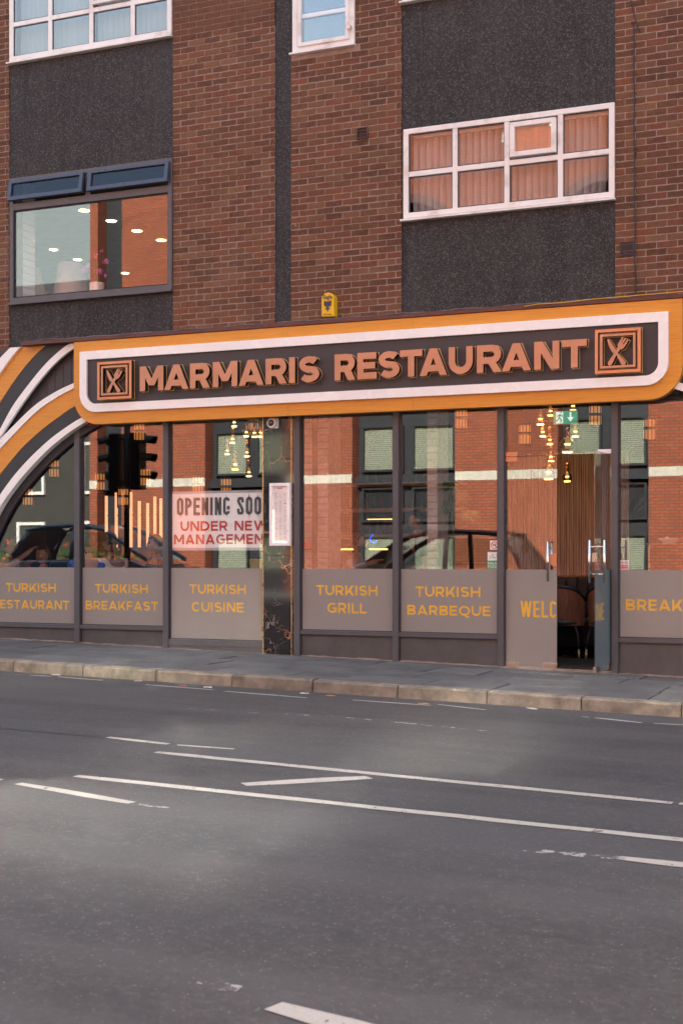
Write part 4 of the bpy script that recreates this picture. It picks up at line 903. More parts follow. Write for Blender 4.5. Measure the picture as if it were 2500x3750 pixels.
for nm, A, B_, mt, y in (('white_band', w1lo, w1up, 'white_border', -.150), ('dark_band', w1up, o1lo, 'arch_dark', -.125), ('orange_band', o1lo, o1up, 'amber_woodgrain', -.130), ('white_band', o1up, lerp(o1up, w2up, .78), 'white_border', -.150),
                        ('white_band', lerp(w3lo, w3up, .24), w3up, 'white_border', -.145), ('dark_band', w3up, o2lo, 'arch_dark', -.110), ('orange_band', o2lo, o2up, 'amber_woodgrain', -.115), ('white_band', o2up, w4up, 'white_border', -.150)):
    MB().strip(crm(A, 4), crm(B_, 4), y, -.105 if nm == 'white_band' and A is not w1lo else -.055).build(nm, mt, ar, bevel=.002)
for i in range(17):
    x = -5.64+i*.125; zl = 2.93
    MB().box(x+.002, x+.123, -.052, .065, zl, 3.905).build('fascia_board', 'fascia_dark', ar, bevel=.004)
# dark board closing the arch below the bands
MB().strip([(p[0]+.0, p[1]) for p in crm(w1lo, 4)], [(p[0]+.09, p[1]-.06) for p in crm(w1lo, 4)], -.052, .0).build('arch_soffit', 'arch_dark', ar)
ar2 = thing('arch_fascia', 'end of a white and dark arch band at the right of the sign corner', 'fascia', (4.3, -.1, 2.9), 'arch fascias either side of the sign')
mir = lambda P: [(.62-p[0], p[1]) for p in P]
for nm, A, B_, mt, y in (('white_band', w1lo, w1up, 'white_border', -.165), ('dark_band', w1up, o1lo, 'arch_dark', -.125), ('orange_band', o1lo, o1up, 'amber_woodgrain', -.130)):
    MB().strip(crm(mir(A), 4), crm(mir(B_), 4), y, -.055).build(nm, mt, ar2, bevel=.002)
MB().box(3.6, 6.2, -.052, .065, 2.93, 3.905).build('fascia_board', 'fascia_dark', ar2)
tag(MB().tube([(-3.62, -.10, 2.93), (-3.55, -.08, 2.875), (-3.46, -.08, 2.862), (-3.36, -.06, 2.87)], .006, 6).build('cable', 'fire_red'), 'loose red wire under the lower left corner of the sign', 'cable')

# ============================================================ THINGS ON THE FACADE
al = thing('alarm_box', 'yellow burglar alarm box with black eagle on the brick pier above the sign', 'alarm', (-.12, .0, 4.0))
P = [(-.214, 4.016), (-.050, 4.008), (-.050, 4.20)]+[(-.132+.082*cos(R(180*i/12)), 4.215+.082*sin(R(180*i/12))) for i in range(13)]+[(-.214, 4.20)]
MB().prism(P, -.105, .008).build('cover', 'alarm_yellow', al, bevel=.012)
small_text('maker_text', 'Eagle', (-.130, -.1065, 4.222), .062, 'ink_dark', al, bold=.0016, sx=.95)
small_text('phone_number', '01773 769104', (-.130, -.1065, 4.030), .0235, 'ink_dark', al, bold=.0006, sx=.95)
E_ = [(.5, 1), (.56, .96), (.62, .98), (.60, .90), (.66, .86), (.74, .96), (.88, 1.0), (1, .90), (1, .66), (.94, .46), (.90, .62), (.86, .42), (.80, .58), (.76, .40), (.70, .52), (.64, .42), (.66, .30), (.80, .34), (.84, .24), (.70, .20), (.62, .26), (.60, .14), (.5, 0), (.40, .14), (.38, .26), (.30, .20), (.16, .24), (.20, .34), (.34, .30), (.36, .42), (.30, .52), (.24, .40), (.20, .58), (.14, .42), (.10, .62), (.06, .46), (0, .66), (0, .90), (.12, 1.0), (.26, .96), (.34, .86), (.42, .90), (.44, .97)]
MB().prism([(-.130+(p[0]-.5)*.095, 4.068+p[1]*.135) for p in E_], -.1075, -.104).build('eagle_emblem', 'ink_dark', al)
v1 = thing('wall_vent', 'small brown louvred plastic vent set in the middle brick pier', 'vent', (.27, .0, 6.08))
MB().ring([(.200, 6.078), (.342, 6.078), (.342, 6.212), (.200, 6.212)], [(.214, 6.09), (.328, 6.09), (.328, 6.2), (.214, 6.2)], -.02, .03).build('frame', 'vent_brown', v1, bevel=.002)
for i in range(3): z = 6.095+i*.036; MB().hexa([(.214, -.018, z), (.328, -.018, z), (.328, .01, z+.02), (.214, .01, z+.02), (.214, -.016, z+.004), (.328, -.016, z+.004), (.328, .01, z+.033), (.214, .01, z+.033)]).build('louvre', 'vent_brown', v1)
MB().box(.21, .33, .008, .02, 6.085, 6.205).build('backing', 'black', v1)
v2 = thing('wall_vent', 'square dark grille with fine horizontal fins beside the cable at the right', 'vent', (3.38, 0, 4.45))
MB().ring([(3.300, 4.446), (3.452, 4.446), (3.452, 4.600), (3.300, 4.600)], [(3.312, 4.458), (3.440, 4.458), (3.440, 4.588), (3.312, 4.588)], -.012, .02).build('frame', 'vent_brown', v2, bevel=.002)
for i in range(9): MB().box(3.312, 3.440, -.008, .004, 4.462+i*.0142, 4.469+i*.0142).build('fin', 'opp_frame', v2)
MB().box(3.308, 3.444, .006, .02, 4.452, 4.594).build('backing', 'black', v2)
MB().box(-.0, .0, 0, 0, 0, 0)
pts = [(3.448, -.008, 6.965)]+[(3.451+.004*sin(i*1.7)+.001*i, -.010, 6.965-2.93*(i/16)) for i in range(1, 17)]
tag(MB().tube(pts, .0075, 6).build('cable', 'cable_black'), 'thin dark cable running straight down the right brick pier', 'cable')
tag(MB().tube([(3.395, -.01, 7.6), (3.418, -.01, 7.205), (3.46, -.014, 7.0), (3.50, -.012, 6.88), (3.521, -.008, 6.84)], .007, 6).build('cable', 'cable_black'), 'short slanting cable at the top of the right brick pier', 'cable')
tag(MB().box(3.425, 3.462, -.02, .004, 6.955, 6.985).build('cable_clip', 'rust', bevel=.003), 'rusty bracket where the long cable starts on the right pier', 'bracket')
for i, z in enumerate((6.18, 5.58, 5.54, 5.50)): tag(MB().box(3.455, 3.475, -.022, .002, z, z+.018).build('cable_clip', 'cable_black', bevel=.003), ['upper black cable clip beside the right window', 'black cable clip level with the window transom', 'middle one of three close cable clips', 'lowest black cable clip of the close group'][i], 'cable clip', 'cable clips on the right pier')

# banner and stickers on the glass
bn = thing('window_banner', 'white banner reading OPENING SOON UNDER NEW MANAGEMENT inside the cuisine window', 'banner', (-1.6, .03, 1.27))
mb = MB(); n_ = 24
for i in range(n_):
    a, b_ = -2.325+1.34*i/n_, -2.325+1.34*(i+1)/n_; ya, yb = .026+.0015*sin(a*9), .026+.0015*sin(b_*9)
    mb.hexa([(a, ya, 1.302), (b_, yb, 1.302), (b_, yb+.003, 1.302), (a, ya+.003, 1.302), (a, ya, 1.970), (b_, yb, 1.970), (b_, yb+.003, 1.970), (a, ya+.003, 1.970)])
mb.build('sheet', 'banner_white', bn)
MB().box(-2.325, -.985, .024, .030, 1.970, 2.000).build('hem', 'banner_grey', bn); MB().box(-2.325, -.985, .024, .030, 1.268, 1.302).build('hem', 'banner_grey', bn)
text_mesh('OPENING SOON', -2.247, -.955, 1.702, .218, .0215, .001, .165, True, .105).build('lettering', 'ink_dark', bn)
text_mesh('UNDER NEW', -2.195, -.975, 1.508, .122, .0215, .001, .205).build('lettering', 'ink_red', bn)
text_mesh('MANAGEMENT', -2.287, -.925, 1.345, .122, .0215, .001, .205).build('lettering', 'ink_red', bn)
hs = thing('halal_sticker', 'white and green HALAL FOOD sticker at the lower right of the barbeque window', 'sticker', (1.86, -.002, 1.055))
MB().box(1.795, 1.930, -.0028, -.001, 1.057, 1.250).build('green_backing', 'sticker_green', hs)
MB().box(1.801, 1.924, -.0038, -.0024, 1.150, 1.244).build('white_field', 'sticker_white', hs)
small_text('lettering', 'HALAL', (1.8625, -.0036, 1.104), .048, 'sticker_white', hs, bold=.0003, sx=.86); small_text('lettering', 'FOOD', (1.8625, -.0036, 1.064), .048, 'sticker_white', hs, bold=.0003, sx=.9)
mb = MB()
for st in ([(1.905, 1.224), (1.907, 1.200), (1.905, 1.186), (1.893, 1.180), (1.888, 1.190)], [(1.893, 1.180), (1.880, 1.180), (1.872, 1.205), (1.866, 1.226)], [(1.880, 1.180), (1.866, 1.182), (1.858, 1.198), (1.852, 1.226)], [(1.866, 1.182), (1.848, 1.178)], [(1.848, 1.178), (1.836, 1.182), (1.822, 1.196), (1.836, 1.206), (1.846, 1.202)], [(1.836, 1.182), (1.822, 1.172), (1.814, 1.162)]):
    pts = crm(st, 4) if len(st) > 2 else st; g = stroke(pts, .0045); mb.strip(g[1], g[2], -.0046, -.0036)
mb.build('arabic_lettering', 'sticker_green', hs)
def nosmoke(x, z, r, parent, y=-.0036):
    ci = lambda q: [(x+q*cos(2*pi*i/24), z+q*sin(2*pi*i/24)) for i in range(24)]
    MB().ring(ci(r), ci(r*.80), y-.001, y).build('prohibition_ring', 'sticker_red', parent)
    mb = MB(); mb.box(x-r*.62, x+r*.50, y-.0008, y, z-r*.12, z+r*.12); mb.box(x+r*.2, x+r*.36, y-.0009, y, z+r*.1, z+r*.5); mb.rot((x, y), 0); mb.build('cigarette', 'ink_dark', parent)
    g = stroke([(x-r*.62, z+r*.62), (x+r*.62, z-r*.62)], r*.20); MB().strip(g[1], g[2], y-.0014, y-.0002).build('prohibition_bar', 'sticker_red', parent)
st = thing('no_smoking_sticker', 'small square no smoking sticker above the halal sticker', 'sticker', (1.88, -.002, 1.27))
MB().box(1.828, 1.930, -.0028, -.001, 1.272, 1.375).build('white_field', 'sticker_white', st); nosmoke(1.879, 1.3235, .042, st)
s2_ = thing('no_smoking_sticker', 'red and white no smoking no vaping sticker right of the entrance post', 'sticker', (3.34, -.002, 1.055))
MB().box(3.290, 3.396, -.0028, -.001, 1.054, 1.156).build('white_field', 'sticker_white', s2_); nosmoke(3.319, 1.128, .020, s2_); nosmoke(3.368, 1.128, .020, s2_)
MB().box(3.296, 3.390, -.0036, -.0026, 1.060, 1.103).build('red_field', 'sticker_red', s2_)
small_text('lettering', 'No smoking', (3.343, -.0042, 1.085), .0185, 'sticker_white', s2_, bold=.0003); small_text('lettering', 'No vaping', (3.343, -.0042, 1.066), .0185, 'sticker_white', s2_, bold=.0003)

# ============================================================ INSIDE THE RESTAURANT
gcol = thing('painted_brick_column', 'pale pinkish painted brick column just inside the grill window', 'column', (-.75, .8, 0))
brickwork(gcol, -1.25, -.545, -.02, 3.0, y=.8, mat='painted_brick', mort='white_mortar', course=.0855, zone=(-1.1, 0, .9, 3), mdepth=.4)
MB().box(-.745, -.685, .775, .80, 0, 3.2).build('conduit', 'grey_stone', gcol)
gc2 = thing('painted_brick_column', 'narrow beige painted brick column behind the barbeque window', 'column', (.80, .9, 0))
brickwork(gc2, .735, .865, -.02, 3.3, y=.9, mat='painted_brick', mort='white_mortar', course=.0855, zone=(0, 2, .9, 3.4), mdepth=.4)
tag(MB().box(-.857, -.765, .775, .80, 1.288, 1.378).build('fire_call_point', 'fire_red', bevel=.006), 'red fire call point on the pale painted brick column', 'call point')
wc = thing('window_reveal_bricks', 'white painted brick reveal at the left side of the dark upstairs window', 'wall', (-4.88, .35, 4.5))
for k in range(19):
    MB().box(-5.02, -4.80, .33+random.uniform(0, .008), .6, 4.42+k*.095, 4.42+k*.095+.088).build('brick', 'vase_white', wc, bevel=.006)
scr = thing('slatted_screen', 'tall brown ribbed wood screen seen through the open doorway', 'screen', (2.0, 2.2, .95))
x = 1.33; random.seed(9)
while x < 2.9:
    wd = random.choice([.028, .034, .040]); MB().box(x, x+wd-.006, 2.19-random.uniform(0, .012), 2.23, .955, 2.50).build('slat', 'wood_veneer', scr); x += wd
MB().box(1.33, 2.9, 2.225, 2.24, .955, 2.50).build('backing', 'chair_walnut', scr)
bq = thing('banquette', 'dark channelled banquette seat in front of the ribbed wood screen', 'bench', (2.0, 2.1, 0))
for i in range(18): MB().box(.76+i*.14, .76+i*.14+.134, 2.0, 2.18, .45, .94).build('back_channel', 'leather_navy', bq, bevel=.02)
MB().box(.76, 3.3, 1.72, 2.18, .10, .44).build('seat', 'leather_navy', bq, bevel=.03); MB().box(.76, 3.3, 1.998, 2.19, .94, .952).build('top_rail', 'copper_tube', bq)
def chair_proto():
    t = thing('dining_chair', 'x', 'chair', (0, 0, 0), 'walnut shell chairs inside the restaurant')
    mb = MB(); n = 14; A, B_ = [], []
    for i in range(n+1):
        a = R(-78+156*i/n); hh = .86-.16*abs(a/R(78))**2.2
        A.append((.24*sin(a), -.22*cos(a)+.0, .40)); B_.append((.25*sin(a), -.245*cos(a), hh))
    for i in range(n):
        o = lambda p, k=1.07: (p[0]*k, p[1]*k, p[2]); a, b_, c, d = A[i], A[i+1], B_[i+1], B_[i]
        mb.hexa([o(a), o(b_), b_, a, o(d), o(c), c, d])
    mb.build('backrest', 'chair_walnut', t, smooth=False)
    MB().tube([(p[0]*1.035, p[1]*1.035, p[2]+.006) for p in B_], .026, 8).build('back_rim', 'leather_navy', t, smooth=True)
    MB().lathe([(.0, .40), (.235, .40), (.25, .43), (.24, .475), (.18, .49), (0, .49)], (0, 0, 0), 24).build('seat', 'leather_navy', t, smooth=True)
    for sx in (-1, 1):
        for sy in (-1, 1):
            l = MB().tube([(.15*sx, .14*sy, .42), (.20*sx, .19*sy, .30), (.215*sx, .205*sy, .12)], .015, 8, .012).build('leg', 'cable_black', t, smooth=True)
            MB().tube([(.215*sx, .205*sy, .125), (.225*sx, .215*sy, .0)], .013, 8, .010).build('leg_tip', 'brass_trim', l, smooth=True)
    return t
CH = [(2.30, 1.42, .05, 'dining chair with walnut shell back nearest the closed door leaf'), (2.84, 1.46, -.1, 'dining chair with walnut shell back seen through the open doorway at the right'), (-3.95, .58, .5, 'chair of the person in the blue shirt'), (-3.60, .88, 1.2, 'chair of the person in the black cap'),
      (-.55, 1.35, -1.3, 'chair of the person in the striped shirt'), (-5.05, 1.45, 2.9, 'chair of the person in the maroon top'), (-5.54, .74, -1.2, 'chair at the far left behind the arch window'), (-3.30, 1.57, 2.3, 'chair of the bearded person in brown'), (1.5, 1.25, .2, 'empty chair behind the barbeque window')]
p0 = chair_proto()
for i, (x, y, rz, lb) in enumerate(CH):
    c_ = p0 if i == 0 else copy_tree(p0); c_.location = (x, y, -.03); c_.rotation_euler = (0, 0, rz); c_.scale = (1, 1, 1.13) if i not in (0, 1, 8) else (1, 1, 1); c_['label'] = lb
def table(x, y, w_, d_, lb):
    t = thing('dining_table', lb, 'table', (x, y, -.03), 'dining tables by the windows')
    MB().box(x-w_/2, x+w_/2, y-d_/2, y+d_/2, .70, .735).build('table_top', 'table_top', t, bevel=.006)
    MB().tube([(x, y, .70), (x, y, .0)], .035, 10).build('pedestal', 'cable_black', t, smooth=True); MB().lathe([(.24, -.03), (.24, -.015), (.04, 0), (0, 0)], (x, y, 0), 20).build('foot', 'cable_black', t)
table(-4.72, 1.0, .9, .6, 'dining table by the far left window'); table(-4.15, 1.35, .5, .5, 'dining table behind the breakfast window'); table(.10, 1.35, .9, .7, 'dining table behind the grill window')
def pendant_proto(r):
    t = thing('pendant_lamp', 'x', 'lamp', (0, 0, 0), 'clusters of glass globe pendant lamps')
    MB().lathe([(r*.18, r*2.05), (r*.30, r*1.95), (r*.72, r*1.55), (r*.98, r*1.0), (r*.95, r*.55), (r*.62, .0)], (0, 0, 0), 20).build('globe', 'smoked_glass', t, smooth=True)
    MB().lathe([(0, .0), (r*.58, .0), (r*.62, .006), (r*.58, .014), (0, .014)], (0, 0, 0), 20).build('light_disc', 'led_warm', t)
    MB().tube([(0, 0, r*1.9), (0, 0, r*1.9+.11)], .018, 10).build('socket_tube', 'copper_tube', t, smooth=True)
    MB().lathe([(r*.30, r*.9), (r*.36, r*1.0), (r*.30, r*1.1)], (0, 0, 0), 16).build('filament_ring', 'led_warm', t)
    MB().tube([(0, 0, r*1.9+.11), (0, 0, 1.6)], .003, 5).build('cord', 'cable_black', t)
    return t
PL = [(1.978, 2.794, 1.5, .06), (1.994, 2.654, 1.55, .05), (2.119, 2.895, 1.45, .05), (2.096, 2.552, 1.5, .05), (2.111, 2.346, 1.5, .05), (2.08, 2.128, 1.5, .075), (2.411, 2.633, 1.5, .055), (2.314, 2.448, 1.5, .085), (2.383, 2.951, 1.5, .05), (2.311, 2.096, 1.5, .052),
      (-2.239, 2.926, 1.5, .05), (-2.262, 2.706, 1.5, .05), (-2.346, 2.558, 1.5, .045), (-2.225, 2.35, 1.5, .062), (-2.046, 2.519, 1.5, .05), (-2.017, 2.253, 1.5, .05), (-2.055, 2.787, 1.5, .05), (-1.936, 2.775, 1.5, .05), (-1.843, 2.775, 1.5, .05)]
PLB = ['highest pendant on the left edge of the entrance cluster', 'small pendant just under the highest left one in the entrance cluster', 'pendant beside the exit sign corner', 'pendant level with the middle of the entrance cluster', 'pendant just above the large low globe left of the doorway', 'large low globe pendant left of the open doorway', 'pendant hanging below the right end of the exit sign', 'largest globe pendant in the centre of the entrance cluster', 'pendant glowing above the exit sign', 'lowest pendant hanging alone in front of the ribbed wood screen',
       'topmost pendant behind the cuisine window', 'second pendant from the top behind the cuisine window', 'leftmost pendant of the cuisine window cluster', 'largest pendant of the cuisine window cluster above the banner', 'pendant right of the largest one behind the cuisine window', 'lowest pendant of the cuisine window cluster', 'left one of three pendants in a row near the marble column', 'middle one of three pendants in a row near the marble column', 'right one of three pendants in a row near the marble column']
protos = {}
for (x, z, y, r), lb in zip(PL, PLB):
    t = pendant_proto(r*1.2) if r not in protos else copy_tree(protos[r]); protos.setdefault(r, t); t.location = (x, y, z); t['label'] = lb
def lantern_proto():
    t = thing('ceiling_lantern', 'x', 'lamp', (0, 0, 0), 'amber cage lanterns inside the restaurant')
    for z0, z1 in ((-.12, -.02), (.02, .10)):
        MB().lathe([(.07, z0), (.075, z0), (.075, z1), (.07, z1)], (0, 0, 0), 16).build('lit_shade', 'lantern_amber', t)
    for i in range(12):
        a = 2*pi*i/12; MB().tube([(.086*cos(a), .086*sin(a), -.15), (.086*cos(a), .086*sin(a), .13)], .006, 5).build('cage_bar', 'black', t)
    for z in (-.15, 0, .13): MB().lathe([(.08, z-.016), (.094, z-.016), (.094, z+.016), (.08, z+.016)], (0, 0, 0), 16).build('cage_ring', 'black', t)
    MB().tube([(0, 0, .13), (0, 0, .7)], .004, 5).build('cord', 'black', t)
    return t
LN = [(1.631, 2.741, 'amber cage lantern left of the pendant cluster above the closed door leaf'), (2.532, 2.942, 'amber cage lantern right of the exit sign'), (3.199, 2.748, 'amber cage lantern behind the right door post'), (-.99, 2.75, 'amber cage lantern beside the pale painted brick column'), (.785, 2.969, 'amber cage lantern at the top of the barbeque window'),
      (-2.214, 3.031, 'amber cage lantern at the top of the cuisine window'), (-3.085, 2.196, 'amber cage lantern seen just above the left of the banner'), (-2.637, 2.156, 'amber cage lantern seen above the middle of the banner'), (-4.037, 2.973, 'amber cage lantern at the top of the breakfast window'), (-3.929, 2.32, 'amber cage lantern at mid height of the breakfast window'),
      (-5.489, 2.482, 'upper amber cage lantern in the arch window'), (-4.697, 2.275, 'amber cage lantern behind the first post from the left'), (-5.953, 2.076, 'lower amber cage lantern in the arch window'), (-4.3, 2.05, 'amber cage lantern low behind the breakfast window')]
lp = lantern_proto()
for i, (x, z, lb) in enumerate(LN):
    t = lp if i == 0 else copy_tree(lp); t.location = (x, 2.0, z); t['label'] = lb
ex = thing('exit_sign', 'green emergency exit sign with running figure and down arrow above the doorway', 'sign', (2.37, 1.2, 2.75))
MB().box(2.219, 2.526, 1.195, 1.21, 2.757, 2.927).build('surround', 'copper_face_bright', ex); MB().box(2.230, 2.515, 1.188, 1.196, 2.768, 2.918).build('green_panel', 'exit_green', ex)
MB().box(2.262, 2.345, 1.184, 1.1885, 2.775, 2.912).build('door_symbol', 'exit_white', ex)
mb = MB()
for st in ([(2.315, 2.885), (2.300, 2.845)], [(2.300, 2.845), (2.325, 2.815), (2.318, 2.785)], [(2.300, 2.845), (2.280, 2.815), (2.262, 2.800)], [(2.310, 2.875), (2.332, 2.860), (2.342, 2.868)], [(2.308, 2.875), (2.285, 2.868), (2.276, 2.850)]):
    g = stroke(st, .014); mb.strip(g[1], g[2], 1.181, 1.1842)
mb.lathe([(0, 0), (.010, 0), (.010, .003), (0, .003)], (2.322, 1.184, 2.900), 10, 'y'); mb.build('running_figure', 'exit_green', ex)
MB().prism([(2.425, 2.905), (2.445, 2.905), (2.445, 2.845), (2.475, 2.845), (2.435, 2.790), (2.395, 2.845), (2.425, 2.845)], 1.184, 1.1885).build('down_arrow', 'exit_white', ex)
# bar at the back
bar = thing('back_bar', 'dark bar with copper edged bottle shelves at the back of the room', 'bar', (-1.3, 5, 0))
for z in (1.90, 2.29, 1.50): MB().box(-2.2, -.2, 4.9, 5.2, z-.03, z+.03).build('shelf', 'wood_lamp', bar)
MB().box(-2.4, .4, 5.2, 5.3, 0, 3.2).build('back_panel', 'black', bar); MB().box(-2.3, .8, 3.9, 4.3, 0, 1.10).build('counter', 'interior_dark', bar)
MB().box(-1.56, -1.15, 4.45, 4.46, 1.742, 1.752).build('edge_light', 'tube_light', bar)
random.seed(21)
for z, sname in ((1.93, 'middle'), (2.32, 'top'), (1.53, 'bottom')):
    x = -2.1
    while x < -.3:
        k = random.random(); col = 'red' if k > .8 else 'amber' if k > .45 else 'dark green'; mt = {'red': 'bottle_red', 'amber': 'bottle_amber', 'dark green': 'bottle_glass'}[col]; h = random.uniform(.20, .28)
        tag(MB().lathe([(0, 0), (.035, 0), (.035, h*.6), (.014, h*.75), (.012, h), (0, h)], (x, 5.03, z), 10).build('bottle', mt, smooth=True), f'{col} bottle on the {sname} shelf of the back bar', 'bottle', f'{col} bottles on the {sname} shelf'); x += random.uniform(.10, .16)
for i, (a, b_) in enumerate(((-1.814, -1.51), (-1.331, -1.043))):
    tag(MB().box(a, b_, 3.98, 4.0, 1.285, 1.303).build('strip_light', 'tube_light'), ['left', 'right'][i]+' short horizontal yellow strip light behind the grill window', 'light', 'yellow strip lights at the bar')
mb = MB(); mb.tube([(-.86, 3, 1.50), (-.90, 3, 1.45), (-.89, 3, 1.40), (-.84, 3, 1.38), (-.80, 3, 1.41)], .012, 6); tag(mb.build('led_clip', 'blue_led'), 'small glowing blue curved light behind the grill window', 'light')
rs = thing('glowing_rod_screen', 'row of warm vertical rods made to glow behind the traffic light reflection', 'light', (-4.2, 2.2, 0))  # emissive rods added to stand for bars that look sunlit
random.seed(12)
for i, x in enumerate((-4.72, -4.55, -4.30, -4.16, -4.02, -3.90, -3.80)): MB().tube([(x, 2.2, 1.32), (x, 2.2, random.uniform(1.95, 2.2))], .022, 8).build('rod', 'rod_glow', rs, smooth=True)
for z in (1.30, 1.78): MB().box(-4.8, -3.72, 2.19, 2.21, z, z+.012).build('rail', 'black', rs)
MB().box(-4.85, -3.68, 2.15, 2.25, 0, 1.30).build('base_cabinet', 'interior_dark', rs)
# palm
pm = thing('potted_palm', 'palm fronds beside the painted column behind the barbeque window', 'plant', (1.0, 1.15, 0))
MB().lathe([(.12, 0), (.16, .35), (.15, .36), (0, .34)], (1.0, 1.15, -.03), 16).build('pot', 'vase_white', pm); MB().tube([(1.0, 1.15, .3), (.98, 1.15, 1.5), (.95, 1.12, 2.0)], .012, 6).build('stem', 'leaf', pm)
mb = MB(); random.seed(2)
for (cx, cz) in ((.955, 2.10), (.935, 1.86), (1.08, 2.0), (1.2, 1.75)):
    for i in range(26):
        a = R(-200+i*8.4); L = random.uniform(.13, .2); x1, z1 = cx+L*cos(a), cz+L*sin(a)*.9-.03; y1 = 1.1+random.uniform(-.06, .06); nx, nz = -sin(a)*.006, cos(a)*.006
        mb.quad((cx-nx*.5, 1.1, cz-nz*.5), (cx+nx*.5, 1.1, cz+nz*.5), ((cx+x1)/2+nx, (1.1+y1)/2, (cz+z1)/2+nz), ((cx+x1)/2-nx, (1.1+y1)/2, (cz+z1)/2-nz)); mb.quad(((cx+x1)/2-nx, (1.1+y1)/2, (cz+z1)/2-nz), ((cx+x1)/2+nx, (1.1+y1)/2, (cz+z1)/2+nz), (x1, y1, z1), (x1, y1, z1-.001))
mb.build('fronds', 'leaf', pm)
# plate on a shelf behind the right window
sh = thing('serving_counter', 'glass topped counter behind the rightmost window', 'counter', (3.9, .9, 0))
MB().box(3.35, 4.5, .65, 1.1, 1.325, 1.340).build('glass_shelf', 'smoked_glass', sh); MB().box(3.4, 4.5, .7, 1.1, 0, .95).build('counter_body', 'wood_lamp', sh)
for x in (3.42, 4.45): MB().box(x-.01, x+.01, .9, .92, .95, 1.325).build('shelf_post', 'brass_trim', sh)
pl = thing('plate_of_food', 'white bowl plate with salad and a lemon wedge behind the rightmost window', 'plate', (3.672, .8, 1.34))
MB().lathe([(0, 0), (.06, 0), (.07, .006), (.105, .035), (.130, .055), (.128, .060), (.10, .042), (0, .03)], (3.672, .8, 1.341), 32).build('plate', 'plate', pl, smooth=True)
mb = MB(); random.seed(4)
for i in range(40): a, r = random.random()*6.28, random.random()*.085; q = (3.672+r*cos(a), .8+r*sin(a)); mb.hexa([(q[0]+dx*.012, q[1]+dy*.012, 1.378+dz*.018+random.random()*.008) for dz in (0, 1) for dx, dy in ((-1, -1), (1, -1), (1, 1), (-1, 1))])
mb.build('salad', 'salad', pl); MB().lathe([(0, 0), (.022, 0), (.020, .012), (.012, .02), (0, .024)], (3.655, .75, 1.395), 14).build('lemon_wedge', 'lemon', pl, smooth=True)
tag(MB().lathe([(0, 0), (.07, 0), (.10, .01), (.10, .014), (.08, .012), (.08, .02), (.1, .026), (.1, .03), (.08, .028), (.08, .036), (.1, .042), (.1, .046), (0, .046)], (3.93, .85, 1.341), 24).build('plate_stack', 'plate'), 'stack of small white plates at the far right behind the glass', 'plates')

# upstairs left room
for i in range(4): tag(MB().lathe([(0, 0), (.075, 0), (.080, .006), (0, .006)], (-5.2, 2.34+.725*i, 6.292), 18).build('downlight', 'downlight'), ['first and nearest', 'second', 'third', 'last and lowest'][i]+' large ceiling downlight of the slanting row in the dark upstairs window', 'ceiling light', 'ceiling downlights upstairs')
for i, (x, y) in enumerate(((-7.21, 4.4), (-7.20, 6.57), (-7.15, 3.67), (-7.31, 5.24))): tag(MB().lathe([(0, 0), (.065, 0), (.070, .006), (0, .006)], (x, y, 6.292), 16).build('downlight', 'downlight'), ['smaller downlight above the middle lamp shade', 'smaller downlight just right of the orchid', 'small downlight at the far left of the dark window', 'small downlight above the orchid leaves'][i], 'ceiling light', 'ceiling downlights upstairs')
for i, (xb, wt, wb, y, lb) in enumerate(((-4.5, .34, .50, 1.0, 'tall tapering woodgrain lampshade in the middle of the dark upstairs window'), (-5.14, .18, .44, 1.0, 'tapering woodgrain lampshade at the left of the dark upstairs window'))):
    t = thing('table_lamp', lb, 'lamp', (xb, y, 4.2), 'woodgrain lamps upstairs')
    MB().lathe([(wb/2+.02, 4.45), (wb/2, 4.75), (wt/2, 5.20), (wt/2-.006, 5.20), (wb/2-.006, 4.75)], (xb, y, 0), 28).build('lamp_shade', 'wood_lamp', t, smooth=True); MB().tube([(xb, y, 4.2), (xb, y, 4.9)], .02, 8).build('lamp_stem', 'brass_trim', t)
orc = thing('potted_orchid', 'pink orchid in a white ribbed vase on the upstairs window sill', 'plant', (-3.878, .7, 4.55))
pr_ = [(0, 4.56)]
for i in range(10): pr_ += [(.098, 4.56+i*.028), (.104, 4.568+i*.028), (.104, 4.58+i*.028), (.098, 4.585+i*.028)]
MB().lathe(pr_+[(.09, 4.84), (0, 4.80)], (-3.878, .7, 0), 24).build('vase', 'vase_white', orc, smooth=False)
random.seed(8)
for sx, pts in enumerate(([(-3.87, .7, 4.83), (-3.86, .7, 5.05), (-3.80, .68, 5.20), (-3.72, .66, 5.12)], [(-3.88, .7, 4.83), (-3.92, .7, 5.0), (-4.0, .68, 5.10), (-4.08, .66, 5.06)], [(-3.87, .7, 4.83), (-3.84, .7, 4.95), (-3.78, .68, 5.0), (-3.72, .66, 4.96)])): MB().tube(pts, .005, 5).build('stem', 'leaf', orc)
for i in range(16):
    a = random.random()*6.28; cx, cz = random.choice([(-3.85, 5.18), (-3.72, 5.10), (-3.99, 5.08), (-4.06, 5.03), (-3.80, 4.97), (-3.75, 4.93), (-3.82, 5.24)]); cx += random.uniform(-.03, .03); cz += random.uniform(-.03, .03); mb = MB()
    for k in range(5):
        b0_ = a+k*2*pi/5; r = random.uniform(.028, .042); P_ = [(cx, cz), (cx+r*.7*cos(b0_-.45), cz+r*.7*sin(b0_-.45)), (cx+r*cos(b0_), cz+r*sin(b0_)), (cx+r*.7*cos(b0_+.45), cz+r*.7*sin(b0_+.45))]
        yy = .66+random.uniform(-.02, .02); n0 = len(mb.v); mb.v += [(p[0], yy+(.012 if q else 0), p[1]) for q, p in enumerate(P_)]; mb.f.append((n0, n0+1, n0+2, n0+3))
    mb.build('blossom', 'petal_pink', orc, fix=False)
MB().box(-4.7, -2.3, .32, .9, 4.20, 4.545).build('window_ledge', 'upstairs_wall', bld)

